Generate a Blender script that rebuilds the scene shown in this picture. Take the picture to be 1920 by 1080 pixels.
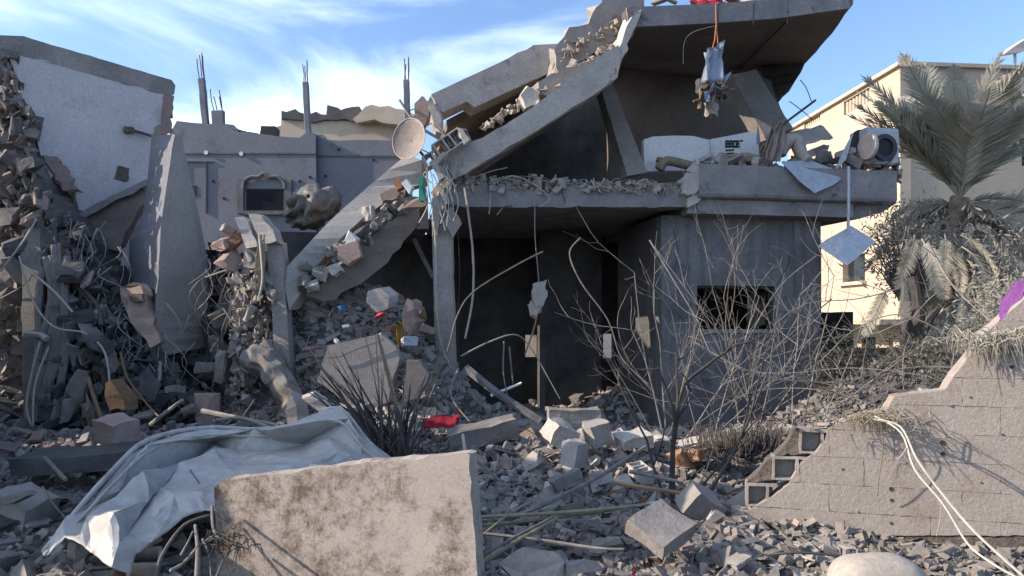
import bpy, bmesh, math, random
import numpy as np
from mathutils import Vector, Matrix, noise, Euler
from mathutils.geometry import tessellate_polygon

R = random.Random(7)
rad = math.radians
sc = bpy.context.scene
for o in list(bpy.data.objects):
    bpy.data.objects.remove(o)
COL = sc.collection

# ------------------------------------------------------------------ camera
CZ, F, HY = 1.6, 1400.0, 600.0          # eye height, focal length and horizon row, in photo pixels
cam = bpy.data.cameras.new('camera')
cam.sensor_width = 36
cam.lens = F / 1920 * 36
cam.shift_y = (HY - 540) / 1920
cam.clip_end = 3000
co = bpy.data.objects.new('camera', cam)
co.location = (0, 0, CZ)
co.rotation_euler = (rad(90), 0, 0)
COL.objects.link(co)
sc.camera = co

# ------------------------------------------------------------------ light
SUN_EL, SUN_AZ = 26.0, 7.0             # azimuth: degrees towards the viewer from due left
sd = Vector((-math.cos(rad(SUN_AZ)) * math.cos(rad(SUN_EL)), -math.sin(rad(SUN_AZ)) * math.cos(rad(SUN_EL)), math.sin(rad(SUN_EL))))
sun = bpy.data.lights.new('sun', 'SUN')
sun.energy = 5.0
sun.angle = rad(0.5)
sun.color = (1.0, 0.82, 0.59)
so = bpy.data.objects.new('sun', sun)
so.rotation_euler = sd.to_track_quat('Z', 'Y').to_euler()
COL.objects.link(so)

world = bpy.data.worlds.new('World')
sc.world = world
world.use_nodes = True
wt = world.node_tree
wn, wl = wt.nodes, wt.links
bg = wn['Background']
sky = wn.new('ShaderNodeTexSky')
sky.sky_type = 'NISHITA'
sky.sun_disc = False
sky.sun_elevation = rad(SUN_EL)
sky.sun_rotation = math.atan2(sd.x, sd.y)
sky.air_density = 1.0
sky.dust_density = 1.0
sky.ozone_density = 2.4
tc = wn.new('ShaderNodeTexCoord')
# thin cirrus: stretched, warped noise over the sky direction
mp = wn.new('ShaderNodeMapping'); mp.inputs['Scale'].default_value = (1.6, 1.6, 5.5)
mp.inputs['Rotation'].default_value = (0, rad(14), rad(20)); mp.inputs['Location'].default_value = (1.35, 0.4, 0.9)
n1 = wn.new('ShaderNodeTexNoise'); n1.inputs['Scale'].default_value = 1.5; n1.inputs['Detail'].default_value = 7; n1.inputs['Roughness'].default_value = .55; n1.inputs['Distortion'].default_value = .6
cr = wn.new('ShaderNodeValToRGB'); cr.color_ramp.elements[0].position = .50; cr.color_ramp.elements[1].position = .84
cr.color_ramp.interpolation = 'EASE'
mx = wn.new('ShaderNodeMix'); mx.data_type = 'RGBA'
mx.inputs[7].default_value = (7.4, 8.2, 9.0, 1)
wl.new(tc.outputs['Generated'], mp.inputs[0]); wl.new(mp.outputs[0], n1.inputs[0])
dt = wn.new('ShaderNodeVectorMath'); dt.operation = 'DOT_PRODUCT'; dt.inputs[1].default_value = (-.24, -.05, .08)
wl.new(tc.outputs['Generated'], dt.inputs[0])
adn = wn.new('ShaderNodeMath'); adn.operation = 'ADD'
wl.new(n1.outputs[0], adn.inputs[0]); wl.new(dt.outputs['Value'], adn.inputs[1])
bnv = Vector((-.286, 1, .27)).normalized().cross(Vector((.071, 1, .395)).normalized()).normalized()   # one long cirrus streak across the sky
nrmv = wn.new('ShaderNodeVectorMath'); nrmv.operation = 'NORMALIZE'; wl.new(tc.outputs['Generated'], nrmv.inputs[0])
bd = wn.new('ShaderNodeVectorMath'); bd.operation = 'DOT_PRODUCT'; bd.inputs[1].default_value = bnv; wl.new(nrmv.outputs[0], bd.inputs[0])
ba = wn.new('ShaderNodeMath'); ba.operation = 'ABSOLUTE'; wl.new(bd.outputs['Value'], ba.inputs[0])
br_ = wn.new('ShaderNodeMapRange'); br_.interpolation_type = 'SMOOTHSTEP'; br_.inputs[1].default_value = .0; br_.inputs[2].default_value = .085; br_.inputs[3].default_value = .19; br_.inputs[4].default_value = 0
wl.new(ba.outputs[0], br_.inputs[0])
ad3 = wn.new('ShaderNodeMath'); ad3.operation = 'ADD'; wl.new(adn.outputs[0], ad3.inputs[0]); wl.new(br_.outputs[0], ad3.inputs[1]); wl.new(ad3.outputs[0], cr.inputs[0])
mul = wn.new('ShaderNodeMath'); mul.operation = 'MULTIPLY'; mul.inputs[1].default_value = .75
wl.new(cr.outputs[0], mul.inputs[0]); wl.new(mul.outputs[0], mx.inputs[0])
wl.new(sky.outputs[0], mx.inputs[6]); wl.new(mx.outputs[2], bg.inputs[0])
bg.inputs[1].default_value = 0.148
sc.view_settings.view_transform = 'Standard'
sc.view_settings.look = 'None'
sc.view_settings.exposure = 0.8
sc.view_settings.gamma = 1
sc.view_settings.use_curve_mapping = False
sc.view_settings.use_white_balance = True
sc.view_settings.white_balance_temperature = 5960
sc.view_settings.white_balance_tint = 14
sc.render.engine = 'CYCLES'
sc.cycles.max_bounces = 5
sc.cycles.diffuse_bounces = 3

# ------------------------------------------------------------------ placing
def P(px, py, d):
    return Vector(((px - 960) / F * d, d, CZ + (HY - py) / F * d))
YAW = rad(10)
UX = Vector((math.cos(YAW), math.sin(YAW), 0))
VX = Vector((-math.sin(YAW), math.cos(YAW), 0))
H0 = Vector((-1.0, 10.0, 0))
def hd(px, v=0.0):                       # depth at which column px meets the house plane v metres behind its front
    k = (px - 960) / F
    return (v + 10 * math.cos(YAW) + math.sin(YAW)) / (math.cos(YAW) - k * math.sin(YAW))
def HP(px, py, v=0.0):
    return P(px, py, hd(px, v))
def HW(u, v, z):
    return H0 + UX * u + VX * v + Vector((0, 0, z))
def line_d(px, a, b):                    # depth where column px meets the upright plane through ground points a and b
    k = (px - 960) / F
    ax, ay = a; bx, by = b
    dx, dy = bx - ax, by - ay
    return (ax * dy - ay * dx) / (k * dy - dx)

# ------------------------------------------------------------------ materials
def base_mat(name):
    m = bpy.data.materials.new(name); m.use_nodes = True
    nt = m.node_tree; b = nt.nodes['Principled BSDF']
    return m, nt, nt.nodes, nt.links, b
def concrete(name, col, col2=None, scale=1.5, bump=.5, rough=.9, stain=None, stain_scale=2.0, stain_lo=.5, stain_hi=.62, vary=.25, stain_rough=.72, pos=False, bias=None, fine=28., metal=0., bumpdist=.02, streak=0.):
    m, nt, N, L, b = base_mat(name)
    col2 = col2 or tuple(c * .68 for c in col)
    t = N.new('ShaderNodeTexCoord')
    tco = N.new('ShaderNodeNewGeometry').outputs['Position'] if pos else t.outputs['Object']
    a = N.new('ShaderNodeTexNoise'); a.inputs['Scale'].default_value = scale; a.inputs['Detail'].default_value = 8; a.inputs['Roughness'].default_value = .68
    L.new(tco, a.inputs[0])
    r = N.new('ShaderNodeValToRGB'); r.color_ramp.elements[0].position = .32; r.color_ramp.elements[1].position = .68
    r.color_ramp.elements[0].color = (*col2, 1); r.color_ramp.elements[1].color = (*col, 1)
    L.new(a.outputs[0], r.inputs[0])
    out = r.outputs[0]
    f = N.new('ShaderNodeTexNoise'); f.inputs['Scale'].default_value = fine; f.inputs['Detail'].default_value = 5; f.inputs['Roughness'].default_value = .75
    L.new(tco, f.inputs[0])
    fr = N.new('ShaderNodeMapRange'); fr.inputs[1].default_value = .3; fr.inputs[2].default_value = .7; fr.inputs[3].default_value = .8; fr.inputs[4].default_value = 1.15
    L.new(f.outputs[0], fr.inputs[0])
    mu = N.new('ShaderNodeVectorMath'); mu.operation = 'MULTIPLY'
    L.new(out, mu.inputs[0]); L.new(fr.outputs[0], mu.inputs[1]); out = mu.outputs[0]
    if streak:
        ms = N.new('ShaderNodeMapping'); ms.inputs['Scale'].default_value = (7, 7, .5)
        L.new(tco, ms.inputs[0])
        s = N.new('ShaderNodeTexNoise'); s.inputs['Scale'].default_value = 1.2; s.inputs['Detail'].default_value = 6
        L.new(ms.outputs[0], s.inputs[0])
        sr = N.new('ShaderNodeMapRange'); sr.inputs[1].default_value = .4; sr.inputs[2].default_value = .65; sr.inputs[3].default_value = 1; sr.inputs[4].default_value = 1 - streak
        L.new(s.outputs[0], sr.inputs[0])
        mu2 = N.new('ShaderNodeVectorMath'); mu2.operation = 'MULTIPLY'
        L.new(out, mu2.inputs[0]); L.new(sr.outputs[0], mu2.inputs[1]); out = mu2.outputs[0]
    if stain:
        s = N.new('ShaderNodeTexNoise'); s.inputs['Scale'].default_value = stain_scale; s.inputs['Detail'].default_value = 11; s.inputs['Roughness'].default_value = stain_rough
        L.new(tco, s.inputs[0])
        sr = N.new('ShaderNodeMapRange'); sr.inputs[1].default_value = stain_lo; sr.inputs[2].default_value = stain_hi
        if bias:
            dd = N.new('ShaderNodeVectorMath'); dd.operation = 'DOT_PRODUCT'; dd.inputs[1].default_value = bias; L.new(tco, dd.inputs[0])
            aa = N.new('ShaderNodeMath'); aa.operation = 'ADD'; L.new(s.outputs[0], aa.inputs[0]); L.new(dd.outputs['Value'], aa.inputs[1]); L.new(aa.outputs[0], sr.inputs[0])
        else:
            L.new(s.outputs[0], sr.inputs[0])
        x = N.new('ShaderNodeMix'); x.data_type = 'RGBA'; x.inputs[7].default_value = (*stain, 1)
        L.new(sr.outputs[0], x.inputs[0]); L.new(out, x.inputs[6]); out = x.outputs[2]
    if vary:
        oi = N.new('ShaderNodeObjectInfo')
        vr = N.new('ShaderNodeMapRange'); vr.inputs[3].default_value = 1 - vary; vr.inputs[4].default_value = 1 + vary
        L.new(oi.outputs['Random'], vr.inputs[0])
        mv = N.new('ShaderNodeVectorMath'); mv.operation = 'MULTIPLY'
        L.new(out, mv.inputs[0]); L.new(vr.outputs[0], mv.inputs[1]); out = mv.outputs[0]
    L.new(out, b.inputs['Base Color'])
    b.inputs['Roughness'].default_value = rough
    b.inputs['Metallic'].default_value = metal
    b.inputs['Specular IOR Level'].default_value = .25
    if bump:
        ad = N.new('ShaderNodeMath'); ad.operation = 'ADD'
        L.new(a.outputs[0], ad.inputs[0]); L.new(f.outputs[0], ad.inputs[1])
        bp = N.new('ShaderNodeBump'); bp.inputs['Strength'].default_value = bump; bp.inputs['Distance'].default_value = bumpdist
        L.new(ad.outputs[0], bp.inputs['Height']); L.new(bp.outputs[0], b.inputs['Normal'])
    return m
def plain(name, col, rough=.8, metal=0., vary=.15, bump=.2, scale=6):
    return concrete(name, col, tuple(c * .75 for c in col), scale=scale, bump=bump, rough=rough, vary=vary, metal=metal)

M = {}
M['conc'] = concrete('grey_concrete', (.285, .262, .24), (.16, .147, .136), bump=.6)
M['concL'] = concrete('pale_concrete', (.44, .405, .365), (.28, .26, .24), bump=.5)
M['concD'] = concrete('dark_concrete', (.13, .126, .125), (.055, .054, .055), bump=.5)  # dark concrete; stands in for shade on the left debris slopes
M['slabF'] = concrete('sunlit_slab_face', (.47, .43, .39), (.31, .285, .26), scale=2.4, bump=.8, stain=(.14, .12, .105), stain_scale=4, stain_lo=.56, stain_hi=.68, vary=0)  # pale tan puts the sun on the roof slab faces into their colour
M['beam'] = concrete('smooth_grey_beam', (.36, .335, .31), (.26, .245, .23), bump=.3, vary=0)
M['plasterD'] = concrete('near_black_plaster', (.085, .08, .076), (.025, .024, .023), bump=.3)  # near-black, for inner walls, cracks and holes
M['facade'] = concrete('dusty_grey_render', (.185, .18, .185), (.11, .108, .112), scale=1.1, bump=.45, stain=(.05, .049, .05), stain_scale=1.6, stain_lo=.55, stain_hi=.72, vary=0, streak=.25)
M['edge'] = concrete('slab_edge_concrete', (.27, .26, .26), (.155, .15, .152), scale=2.2, bump=.7, stain=(.06, .058, .058), stain_scale=3, stain_lo=.58, stain_hi=.7, vary=0)
M['ceil'] = concrete('brown_tinted_ceiling_plaster', (.20, .165, .14), (.10, .085, .074), scale=.7, bump=.3, vary=0)
M['white'] = concrete('whitewashed_wall', (.60, .565, .56), (.47, .445, .445), scale=.9, bump=.3, stain=(.22, .205, .20), stain_scale=1.2, stain_lo=.55, stain_hi=.75, vary=0)
M['whiteP'] = concrete('white_painted_panel', (.74, .74, .73), (.60, .60, .60), scale=1.2, bump=.15, stain=(.2, .17, .14), stain_scale=1.7, stain_lo=.63, stain_hi=.75, vary=0)
M['tan'] = concrete('tan_limestone_wall', (.50, .42, .32), (.40, .33, .25), scale=.8, bump=.3, vary=.06, stain=(.30, .22, .15), stain_scale=1., stain_lo=.6, stain_hi=.78)
M['bluewall'] = concrete('blue_grey_render', (.19, .195, .22), (.13, .135, .155), scale=.6, bump=.3, vary=0, stain=(.07, .072, .08), stain_scale=1.1, stain_lo=.56, stain_hi=.75)
M['pink'] = concrete('pinkish_plaster', (.32, .24, .205), (.205, .155, .135), bump=.4)
M['brick'] = concrete('broken_clay_rubble', (.34, .19, .11), (.22, .12, .075), bump=.6)
M['wood'] = concrete('weathered_wood', (.26, .17, .10), (.14, .09, .06), scale=3, bump=.5)
M['reed'] = concrete('dry_reed', (.26, .225, .15), (.14, .12, .085), scale=4, bump=.3, vary=.4)
M['twig'] = concrete('dusty_bare_twig', (.22, .205, .19), (.12, .11, .10), scale=6, bump=.3, vary=.3)
M['twigD'] = concrete('dark_bark', (.085, .075, .07), (.04, .036, .034), scale=6, bump=.5, vary=.3)
M['metal'] = plain('painted_grey_metal', (.42, .45, .50), rough=.5, metal=.2)
M['metalD'] = plain('dark_steel', (.07, .07, .08), rough=.55, metal=.4)
M['rebar'] = plain('rusty_steel_bar', (.13, .085, .06), rough=.8)
M['sheet'] = concrete('white_coated_sheet_metal', (.43, .415, .39), (.34, .325, .30), scale=2, bump=.12, rough=.42, stain=(.25, .205, .15), stain_scale=2.2, stain_lo=.52, stain_hi=.72, vary=0, fine=12)
M['rope'] = plain('pale_cable', (.42, .39, .34), rough=.7)
M['wire'] = plain('grey_wire', (.30, .28, .26), rough=.7)
M['wireB'] = plain('black_wire', (.03, .03, .03), rough=.6)
M['red'] = plain('red_cloth', (.42, .035, .06), rough=.9)
M['orange'] = plain('orange_cord', (.34, .13, .07), rough=.8)
M['orangeP'] = plain('orange_painted_door', (.42, .15, .04), rough=.7)
M['bluecloth'] = plain('pale_blue_cloth', (.50, .58, .72), rough=.95)
M['cloth'] = plain('dusty_pink_cloth', (.52, .43, .38), rough=.95, scale=9)
M['clothG'] = plain('dusty_grey_cloth', (.34, .31, .28), rough=.95, scale=9)
M['purple'] = plain('purple_cloth', (.34, .13, .42), rough=.9)
M['green'] = plain('green_plastic', (.05, .26, .19), rough=.5)
M['blue'] = plain('blue_plastic', (.05, .22, .45), rough=.5)
M['yellow'] = plain('mustard_cloth', (.42, .27, .06), rough=.9)
M['whiteC'] = plain('white_plastic', (.72, .72, .72), rough=.5)
M['dish'] = concrete('dusty_dish_paint', (.50, .43, .385), (.38, .325, .29), scale=5, bump=.2, rough=.6, vary=0)
M['black'] = plain('black_plastic', (.02, .02, .022), rough=.5)
M['glass'] = plain('dark_window_glass', (.02, .022, .026), rough=.12, bump=0)
M['frond'] = plain('dusty_green_palm_leaf', (.52, .51, .40), rough=.75, vary=.3)
M['frondD'] = plain('grey_dusty_palm_leaf', (.48, .45, .37), rough=.8, vary=.3)
M['leaf'] = plain('dusty_olive_leaf', (.25, .245, .185), rough=.8, vary=.3)
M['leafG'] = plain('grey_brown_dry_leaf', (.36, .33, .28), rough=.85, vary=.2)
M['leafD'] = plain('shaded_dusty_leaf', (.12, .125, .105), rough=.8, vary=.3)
M['bark'] = concrete('palm_trunk_bark', (.30, .24, .17), (.16, .12, .085), scale=9, bump=1, vary=0)
M['tank'] = concrete('charred_plastic_tank', (.20, .19, .17), (.09, .088, .085), scale=2.4, bump=.25, rough=.55, vary=0)
M['block'] = concrete('plastered_block', (.375, .335, .30), (.285, .25, .222), scale=2.2, bump=.35, vary=.035, stain=(.24, .20, .172), stain_scale=2.2, stain_lo=.45, stain_hi=.62, bumpdist=.03, fine=38, pos=True)
M['mortar'] = concrete('rough_mortar', (.22, .19, .165), (.13, .11, .095), scale=7, bump=1., vary=0, bumpdist=.04)
M['cavity'] = concrete('grey_block_interior', (.36, .35, .33), (.27, .26, .25), bump=.5, vary=.1)
M['slabO'] = concrete('stained_fallen_panel', (.36, .32, .28), (.28, .245, .215), scale=1.6, bias=(-.035, 0, -.05), bump=.3, stain=(.095, .066, .05), stain_scale=2.6, stain_lo=.43, stain_hi=.56, stain_rough=.88, vary=0, fine=70, bumpdist=.008)
M['ground'] = concrete('dusty_grey_earth', (.15, .142, .135), (.085, .08, .077), scale=.9, bump=1., vary=0, fine=14, bumpdist=.05)
M['debris'] = concrete('small_debris', (.26, .235, .21), (.11, .10, .09), scale=3.2, bump=.4, vary=0, fine=20)
M['debrisL'] = concrete('pale_fibrous_debris', (.36, .32, .27), (.20, .175, .15), scale=4, bump=.4, vary=0)
M['foam'] = concrete('dusty_pale_sack', (.38, .34, .29), (.27, .24, .205), scale=2, bump=.3, vary=0)

for key in ('frond', 'frondD', 'leafG', 'leaf', 'leafD'):      # thin leaves let light through
    nt = M[key].node_tree; b = nt.nodes['Principled BSDF']; tr = nt.nodes.new('ShaderNodeBsdfTranslucent'); mxs = nt.nodes.new('ShaderNodeMixShader')
    mxs.inputs[0].default_value = .38
    nt.links.new(b.inputs['Base Color'].links[0].from_socket, tr.inputs[0])
    nt.links.new(b.outputs[0], mxs.inputs[1]); nt.links.new(tr.outputs[0], mxs.inputs[2]); nt.links.new(mxs.outputs[0], nt.nodes['Material Output'].inputs[0])

# ------------------------------------------------------------------ object helpers
WL = {}
def tag(o, label=None, cat=None, group=None, kind=None):
    if label: o['label'] = label
    if cat: o['category'] = cat
    if group: o['group'] = group
    if kind: o['kind'] = kind
    return o
def thing(name, loc, label, cat, group=None):
    o = bpy.data.objects.new(name, None); COL.objects.link(o)
    o.location = loc; WL[o] = Vector(loc)
    return tag(o, label, cat, group)
def link_mesh(name, me, loc, parent=None, rot=None, scale=None, mat=None):
    if name == 'foliage': me.shade_flat()
    o = bpy.data.objects.new(name, me); COL.objects.link(o)
    loc = Vector(loc); WL[o] = loc.copy()
    if parent is not None:
        o.parent = parent; loc = loc - WL[parent]
    o.location = loc
    if rot is not None: o.rotation_euler = rot
    if scale is not None: o.scale = scale if hasattr(scale, '__len__') else (scale,) * 3
    if mat is not None:
        o.material_slots[0].link = 'OBJECT'; o.material_slots[0].material = mat
    return o
def mk(name, bm, mat, parent=None, smooth=False, loc=None):
    bmesh.ops.recalc_face_normals(bm, faces=bm.faces)
    if smooth:
        for f in bm.faces: f.smooth = True
    if loc is None:
        c = Vector((0, 0, 0))
        for v in bm.verts: c += v.co
        c /= max(1, len(bm.verts))
        loc = Vector((c.x, c.y, min(v.co.z for v in bm.verts)))
    for v in bm.verts: v.co -= loc
    me = bpy.data.meshes.new(name); bm.to_mesh(me); bm.free()
    me.materials.append(M[mat] if isinstance(mat, str) else mat)
    return link_mesh(name, me, loc, parent)
def bm_add_box(bm, c, ex, ey, ez):        # centre and three half-axes
    vs = [bm.verts.new(c + ex * sx + ey * sy + ez * sz) for sx in (-1, 1) for sy in (-1, 1) for sz in (-1, 1)]
    for q in ((0, 1, 3, 2), (4, 6, 7, 5), (0, 4, 5, 1), (2, 3, 7, 6), (0, 2, 6, 4), (1, 5, 7, 3)):
        bm.faces.new([vs[i] for i in q])
    return vs
def hbox(bm, u0, u1, v0, v1, z0, z1):
    return bm_add_box(bm, HW((u0 + u1) / 2, (v0 + v1) / 2, (z0 + z1) / 2), UX * (u1 - u0) / 2, VX * (v1 - v0) / 2, Vector((0, 0, (z1 - z0) / 2)))
def wbox(bm, x0, x1, y0, y1, z0, z1):
    return bm_add_box(bm, Vector(((x0 + x1) / 2, (y0 + y1) / 2, (z0 + z1) / 2)), Vector(((x1 - x0) / 2, 0, 0)), Vector((0, (y1 - y0) / 2, 0)), Vector((0, 0, (z1 - z0) / 2)))
def soften(bm, off=.012, seg=1):
    bmesh.ops.bevel(bm, geom=bm.edges[:], offset=off, segments=seg, affect='EDGES', clamp_overlap=True)
def roughen(bm, cuts, amp, freq, seed=0):
    if cuts: bmesh.ops.subdivide_edges(bm, edges=bm.edges[:], cuts=cuts, use_grid_fill=True)
    s = Vector((seed * 3.1, seed * 1.7, seed))
    for v in bm.verts:
        v.co += noise.noise_vector(v.co * freq + s) * amp
def resample(pts, step):
    out = []
    n = len(pts)
    for i in range(n):
        a, b = pts[i], pts[(i + 1) % n]
        k = max(1, int((b - a).length / step))
        for j in range(k): out.append(a.lerp(b, j / k))
    return out
def poly_bm(pts, thick, rough=.012, step=.12, seed=0, rings=3, bm=None, midrough=None):
    """Solid of an outline extruded by the vector thick, with crumbled edges."""
    bm = bm or bmesh.new()
    base = resample([Vector(p) for p in pts], step) if step else [Vector(p) for p in pts]
    rr = random.Random(seed + 5)
    n = thick.normalized()
    mr = rough * 2 if midrough is None else midrough
    ringv = []
    for k in range(rings):
        t = k / (rings - 1)
        amp = rough if k in (0, rings - 1) else mr
        ring = []
        for i, p in enumerate(base):
            q = p + thick * t
            j = noise.noise_vector(q * 4 + Vector((seed, k * 2.7, 0))) * amp * .8 + Vector((rr.uniform(-1, 1), rr.uniform(-1, 1), rr.uniform(-1, 1))) * amp * (1.7 if rr.random() < .3 else .35)
            j -= n * j.dot(n) * (1.0 if k in (0, rings - 1) else .8)
            ring.append(bm.verts.new(q + j))
        ringv.append(ring)
    m = len(base)
    for k in range(rings - 1):
        for i in range(m):
            bm.faces.new((ringv[k][i], ringv[k][(i + 1) % m], ringv[k + 1][(i + 1) % m], ringv[k + 1][i]))
    for ring in (ringv[0], ringv[-1]):
        for t in tessellate_polygon([[v.co for v in ring]]):
            try: bm.faces.new([ring[i] for i in t])
            except ValueError: pass
    return bm
def poly(name, pts, thick, mat, parent=None, **k):
    return mk(name, poly_bm(pts, thick, **k), mat, parent)
def beam_bm(p0, p1, w, h, up=Vector((0, 0, 1)), bm=None, rough=0, cuts=0, seed=0, taper=1.0):
    bm2 = bmesh.new()
    ax = (p1 - p0); L = ax.length; ax.normalize()
    sx = ax.cross(up).normalized(); sy = sx.cross(ax).normalized()
    bm_add_box(bm2, (p0 + p1) / 2, ax * L / 2, sx * w / 2, sy * h / 2)
    if rough:
        n = max(1, min(14, int(L / .15)))
        es = [e for e in bm2.edges if abs((e.verts[0].co - e.verts[1].co).normalized().dot(ax)) > .9]
        bmesh.ops.subdivide_edges(bm2, edges=es, cuts=n, use_grid_fill=True)
        soften(bm2, min(w, h) * .1)
        for v in bm2.verts:
            v.co += noise.noise_vector(v.co * 5 + Vector((seed, 0, seed))) * rough
    if bm is None: return bm2
    me = bpy.data.meshes.new('tmp'); bm2.to_mesh(me); bm.from_mesh(me); bpy.data.meshes.remove(me); bm2.free()
    return bm
def tube_bm(pts, r, sides=5, bm=None, r1=None):
    bm = bm or bmesh.new()
    pts = [Vector(p) for p in pts]
    r1 = r if r1 is None else r1
    rings = []; n = len(pts)
    for i, p in enumerate(pts):
        d = (pts[min(n - 1, i + 1)] - pts[max(0, i - 1)])
        if d.length < 1e-6: d = Vector((0, 0, 1))
        d.normalize()
        a = d.cross(Vector((.3, .9, .31))).normalized(); b = d.cross(a)
        rr = r + (r1 - r) * i / max(1, n - 1)
        rings.append([bm.verts.new(p + (a * math.cos(2 * math.pi * k / sides) + b * math.sin(2 * math.pi * k / sides)) * rr) for k in range(sides)])
    for i in range(n - 1):
        for k in range(sides):
            bm.faces.new((rings[i][k], rings[i][(k + 1) % sides], rings[i + 1][(k + 1) % sides], rings[i + 1][k]))
    bm.faces.new(rings[0]); bm.faces.new(rings[-1])
    return bm
def disc(c, ax, r, th, n=20, hole=0, bm=None, dish=0):
    bm = bm or bmesh.new(); ax = ax.normalized(); a = ax.cross(Vector((0, 0, 1))).normalized(); b = a.cross(ax)
    prof = [(hole, 0), (r, 0), (r, th), (hole, th)] if hole else [(1e-3, 0), (r, 0), (r, th), (1e-3, th)]
    rings = [[bm.verts.new(c + ax * h + (a * math.cos(2 * math.pi * k / n) + b * math.sin(2 * math.pi * k / n)) * rr) for k in range(n)] for rr, h in prof]
    for i in range(4):
        A, B = rings[i], rings[(i + 1) % 4]
        for k in range(n): bm.faces.new((A[k], A[(k + 1) % n], B[(k + 1) % n], B[k]))
    return bm
def smooth_path(pts, k=5):
    pts = [Vector(p) for p in pts]
    out = []
    for i in range(len(pts) - 1):
        p0 = pts[max(0, i - 1)]; p1 = pts[i]; p2 = pts[i + 1]; p3 = pts[min(len(pts) - 1, i + 2)]
        for j in range(k):
            t = j / k
            out.append(.5 * ((2 * p1) + (p2 - p0) * t + (2 * p0 - 5 * p1 + 4 * p2 - p3) * t * t + (3 * p1 - p0 - 3 * p2 + p3) * t ** 3))
    out.append(pts[-1])
    return out
def hull_bm(points):
    bm = bmesh.new()
    for p in points: bm.verts.new(p)
    r = bmesh.ops.convex_hull(bm, input=bm.verts)
    junk = [g for g in r['geom_interior'] if isinstance(g, bmesh.types.BMVert)] + [g for g in r['geom_unused'] if isinstance(g, bmesh.types.BMVert)]
    bmesh.ops.delete(bm, geom=list(set(junk)), context='VERTS')
    return bm
def chunk_points(rr, dx, dy, dz, cut=.55):
    pts = []
    for sx in (-1, 1):
        for sy in (-1, 1):
            for sz in (-1, 1):
                if rr.random() < cut:
                    k = rr.uniform(.35, .95)
                    ax = rr.randrange(3)
                    for a in range(3):
                        if a == ax or rr.random() < .25: continue
                        s = [sx, sy, sz]; s[a] *= (1 - k * rr.uniform(.5, 1.2))
                        pts.append(Vector((s[0] * dx, s[1] * dy, s[2] * dz)) * rr.uniform(.86, 1.05))
                else:
                    pts.append(Vector((sx * dx, sy * dy, sz * dz)) * rr.uniform(.85, 1.08))
    while len(pts) < 6: pts.append(Vector((rr.uniform(-dx, dx), rr.uniform(-dy, dy), rr.uniform(-dz, dz))))
    return pts
def proto(name, bm, mat):
    bmesh.ops.recalc_face_normals(bm, faces=bm.faces)
    me = bpy.data.meshes.new(name); bm.to_mesh(me); bm.free(); me.materials.append(M[mat]); return me
rp = random.Random(3)
CH, PL, CB = [], [], []
for i in range(16):
    bm = hull_bm(chunk_points(rp, .5, rp.uniform(.25, .46), rp.uniform(.14, .36), cut=rp.choice((.45, .7, .9))))
    bmesh.ops.bevel(bm, geom=bm.edges[:], offset=.02, segments=1, affect='EDGES', clamp_overlap=True)
    bmesh.ops.triangulate(bm, faces=bm.faces)
    bmesh.ops.subdivide_edges(bm, edges=[e for e in bm.edges if e.calc_length() > .28], cuts=1)
    for v in bm.verts: v.co += noise.noise_vector(v.co * 4 + Vector((i * 5, 0, 0))) * .07 + noise.noise_vector(v.co * 11) * .02
    CH.append(proto('concrete_chunk', bm, 'conc'))
for i in range(10):
    n = rp.choice((4, 4, 5, 5, 6)); a0 = rp.uniform(0, 6)
    if n == 4: ang = [rad(x + rp.uniform(-14, 14)) for x in (38, 142, 218, 322)]
    else: ang = sorted(rp.uniform(0, 2 * math.pi) for _ in range(n)); ang = [2 * math.pi * k / n + rp.uniform(-.35, .35) for k in range(n)]
    pts = [Vector((math.cos(a) * .5 * rp.uniform(.7, 1.05), math.sin(a) * .45 * rp.uniform(.6, 1), 0)) for a in ang]
    bm = poly_bm(pts, Vector((0, 0, rp.uniform(.06, .16))), rough=.03, step=.13, seed=i)
    PL.append(proto('concrete_plate', bm, 'conc'))
def hollow_block(broken, i):
    bm = bmesh.new()
    L_, W_, Hh, t = .5, .25, .25, .045
    X0 = -L_; X1 = L_ if not broken else L_ * rp.uniform(-.1, .35)
    # outer shells + webs (cells run along y-z open on top/bottom = local z)
    V = lambda x, y, z: Vector((x, y, z))
    def bx(x0, x1, y0, y1, z0, z1): bm_add_box(bm, V((x0 + x1) / 2, (y0 + y1) / 2, (z0 + z1) / 2), V((x1 - x0) / 2, 0, 0), V(0, (y1 - y0) / 2, 0), V(0, 0, (z1 - z0) / 2))
    bx(X0, X1, -W_, -W_ + t, -Hh, Hh); bx(X0, X1 * (.8 if broken else 1), W_ - t, W_, -Hh, Hh)
    for xw in ([X0, -.15, .15 - t] if not broken else [X0, -.15]):
        bx(xw, xw + t + .01, -W_ + t, W_ - t, -Hh, Hh)
    if not broken: bx(X1 - t, X1, -W_ + t, W_ - t, -Hh, Hh)
    roughen(bm, 1, .02, 7, i)
    return bm
for i in range(6): CB.append(proto('hollow_block', hollow_block(i % 2 == 1, i), 'concL'))

def rot_rand(rr, flat=1.0):
    return Euler((rr.gauss(0, .5) * flat, rr.gauss(0, .5) * flat, rr.uniform(0, 6.3)))

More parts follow.
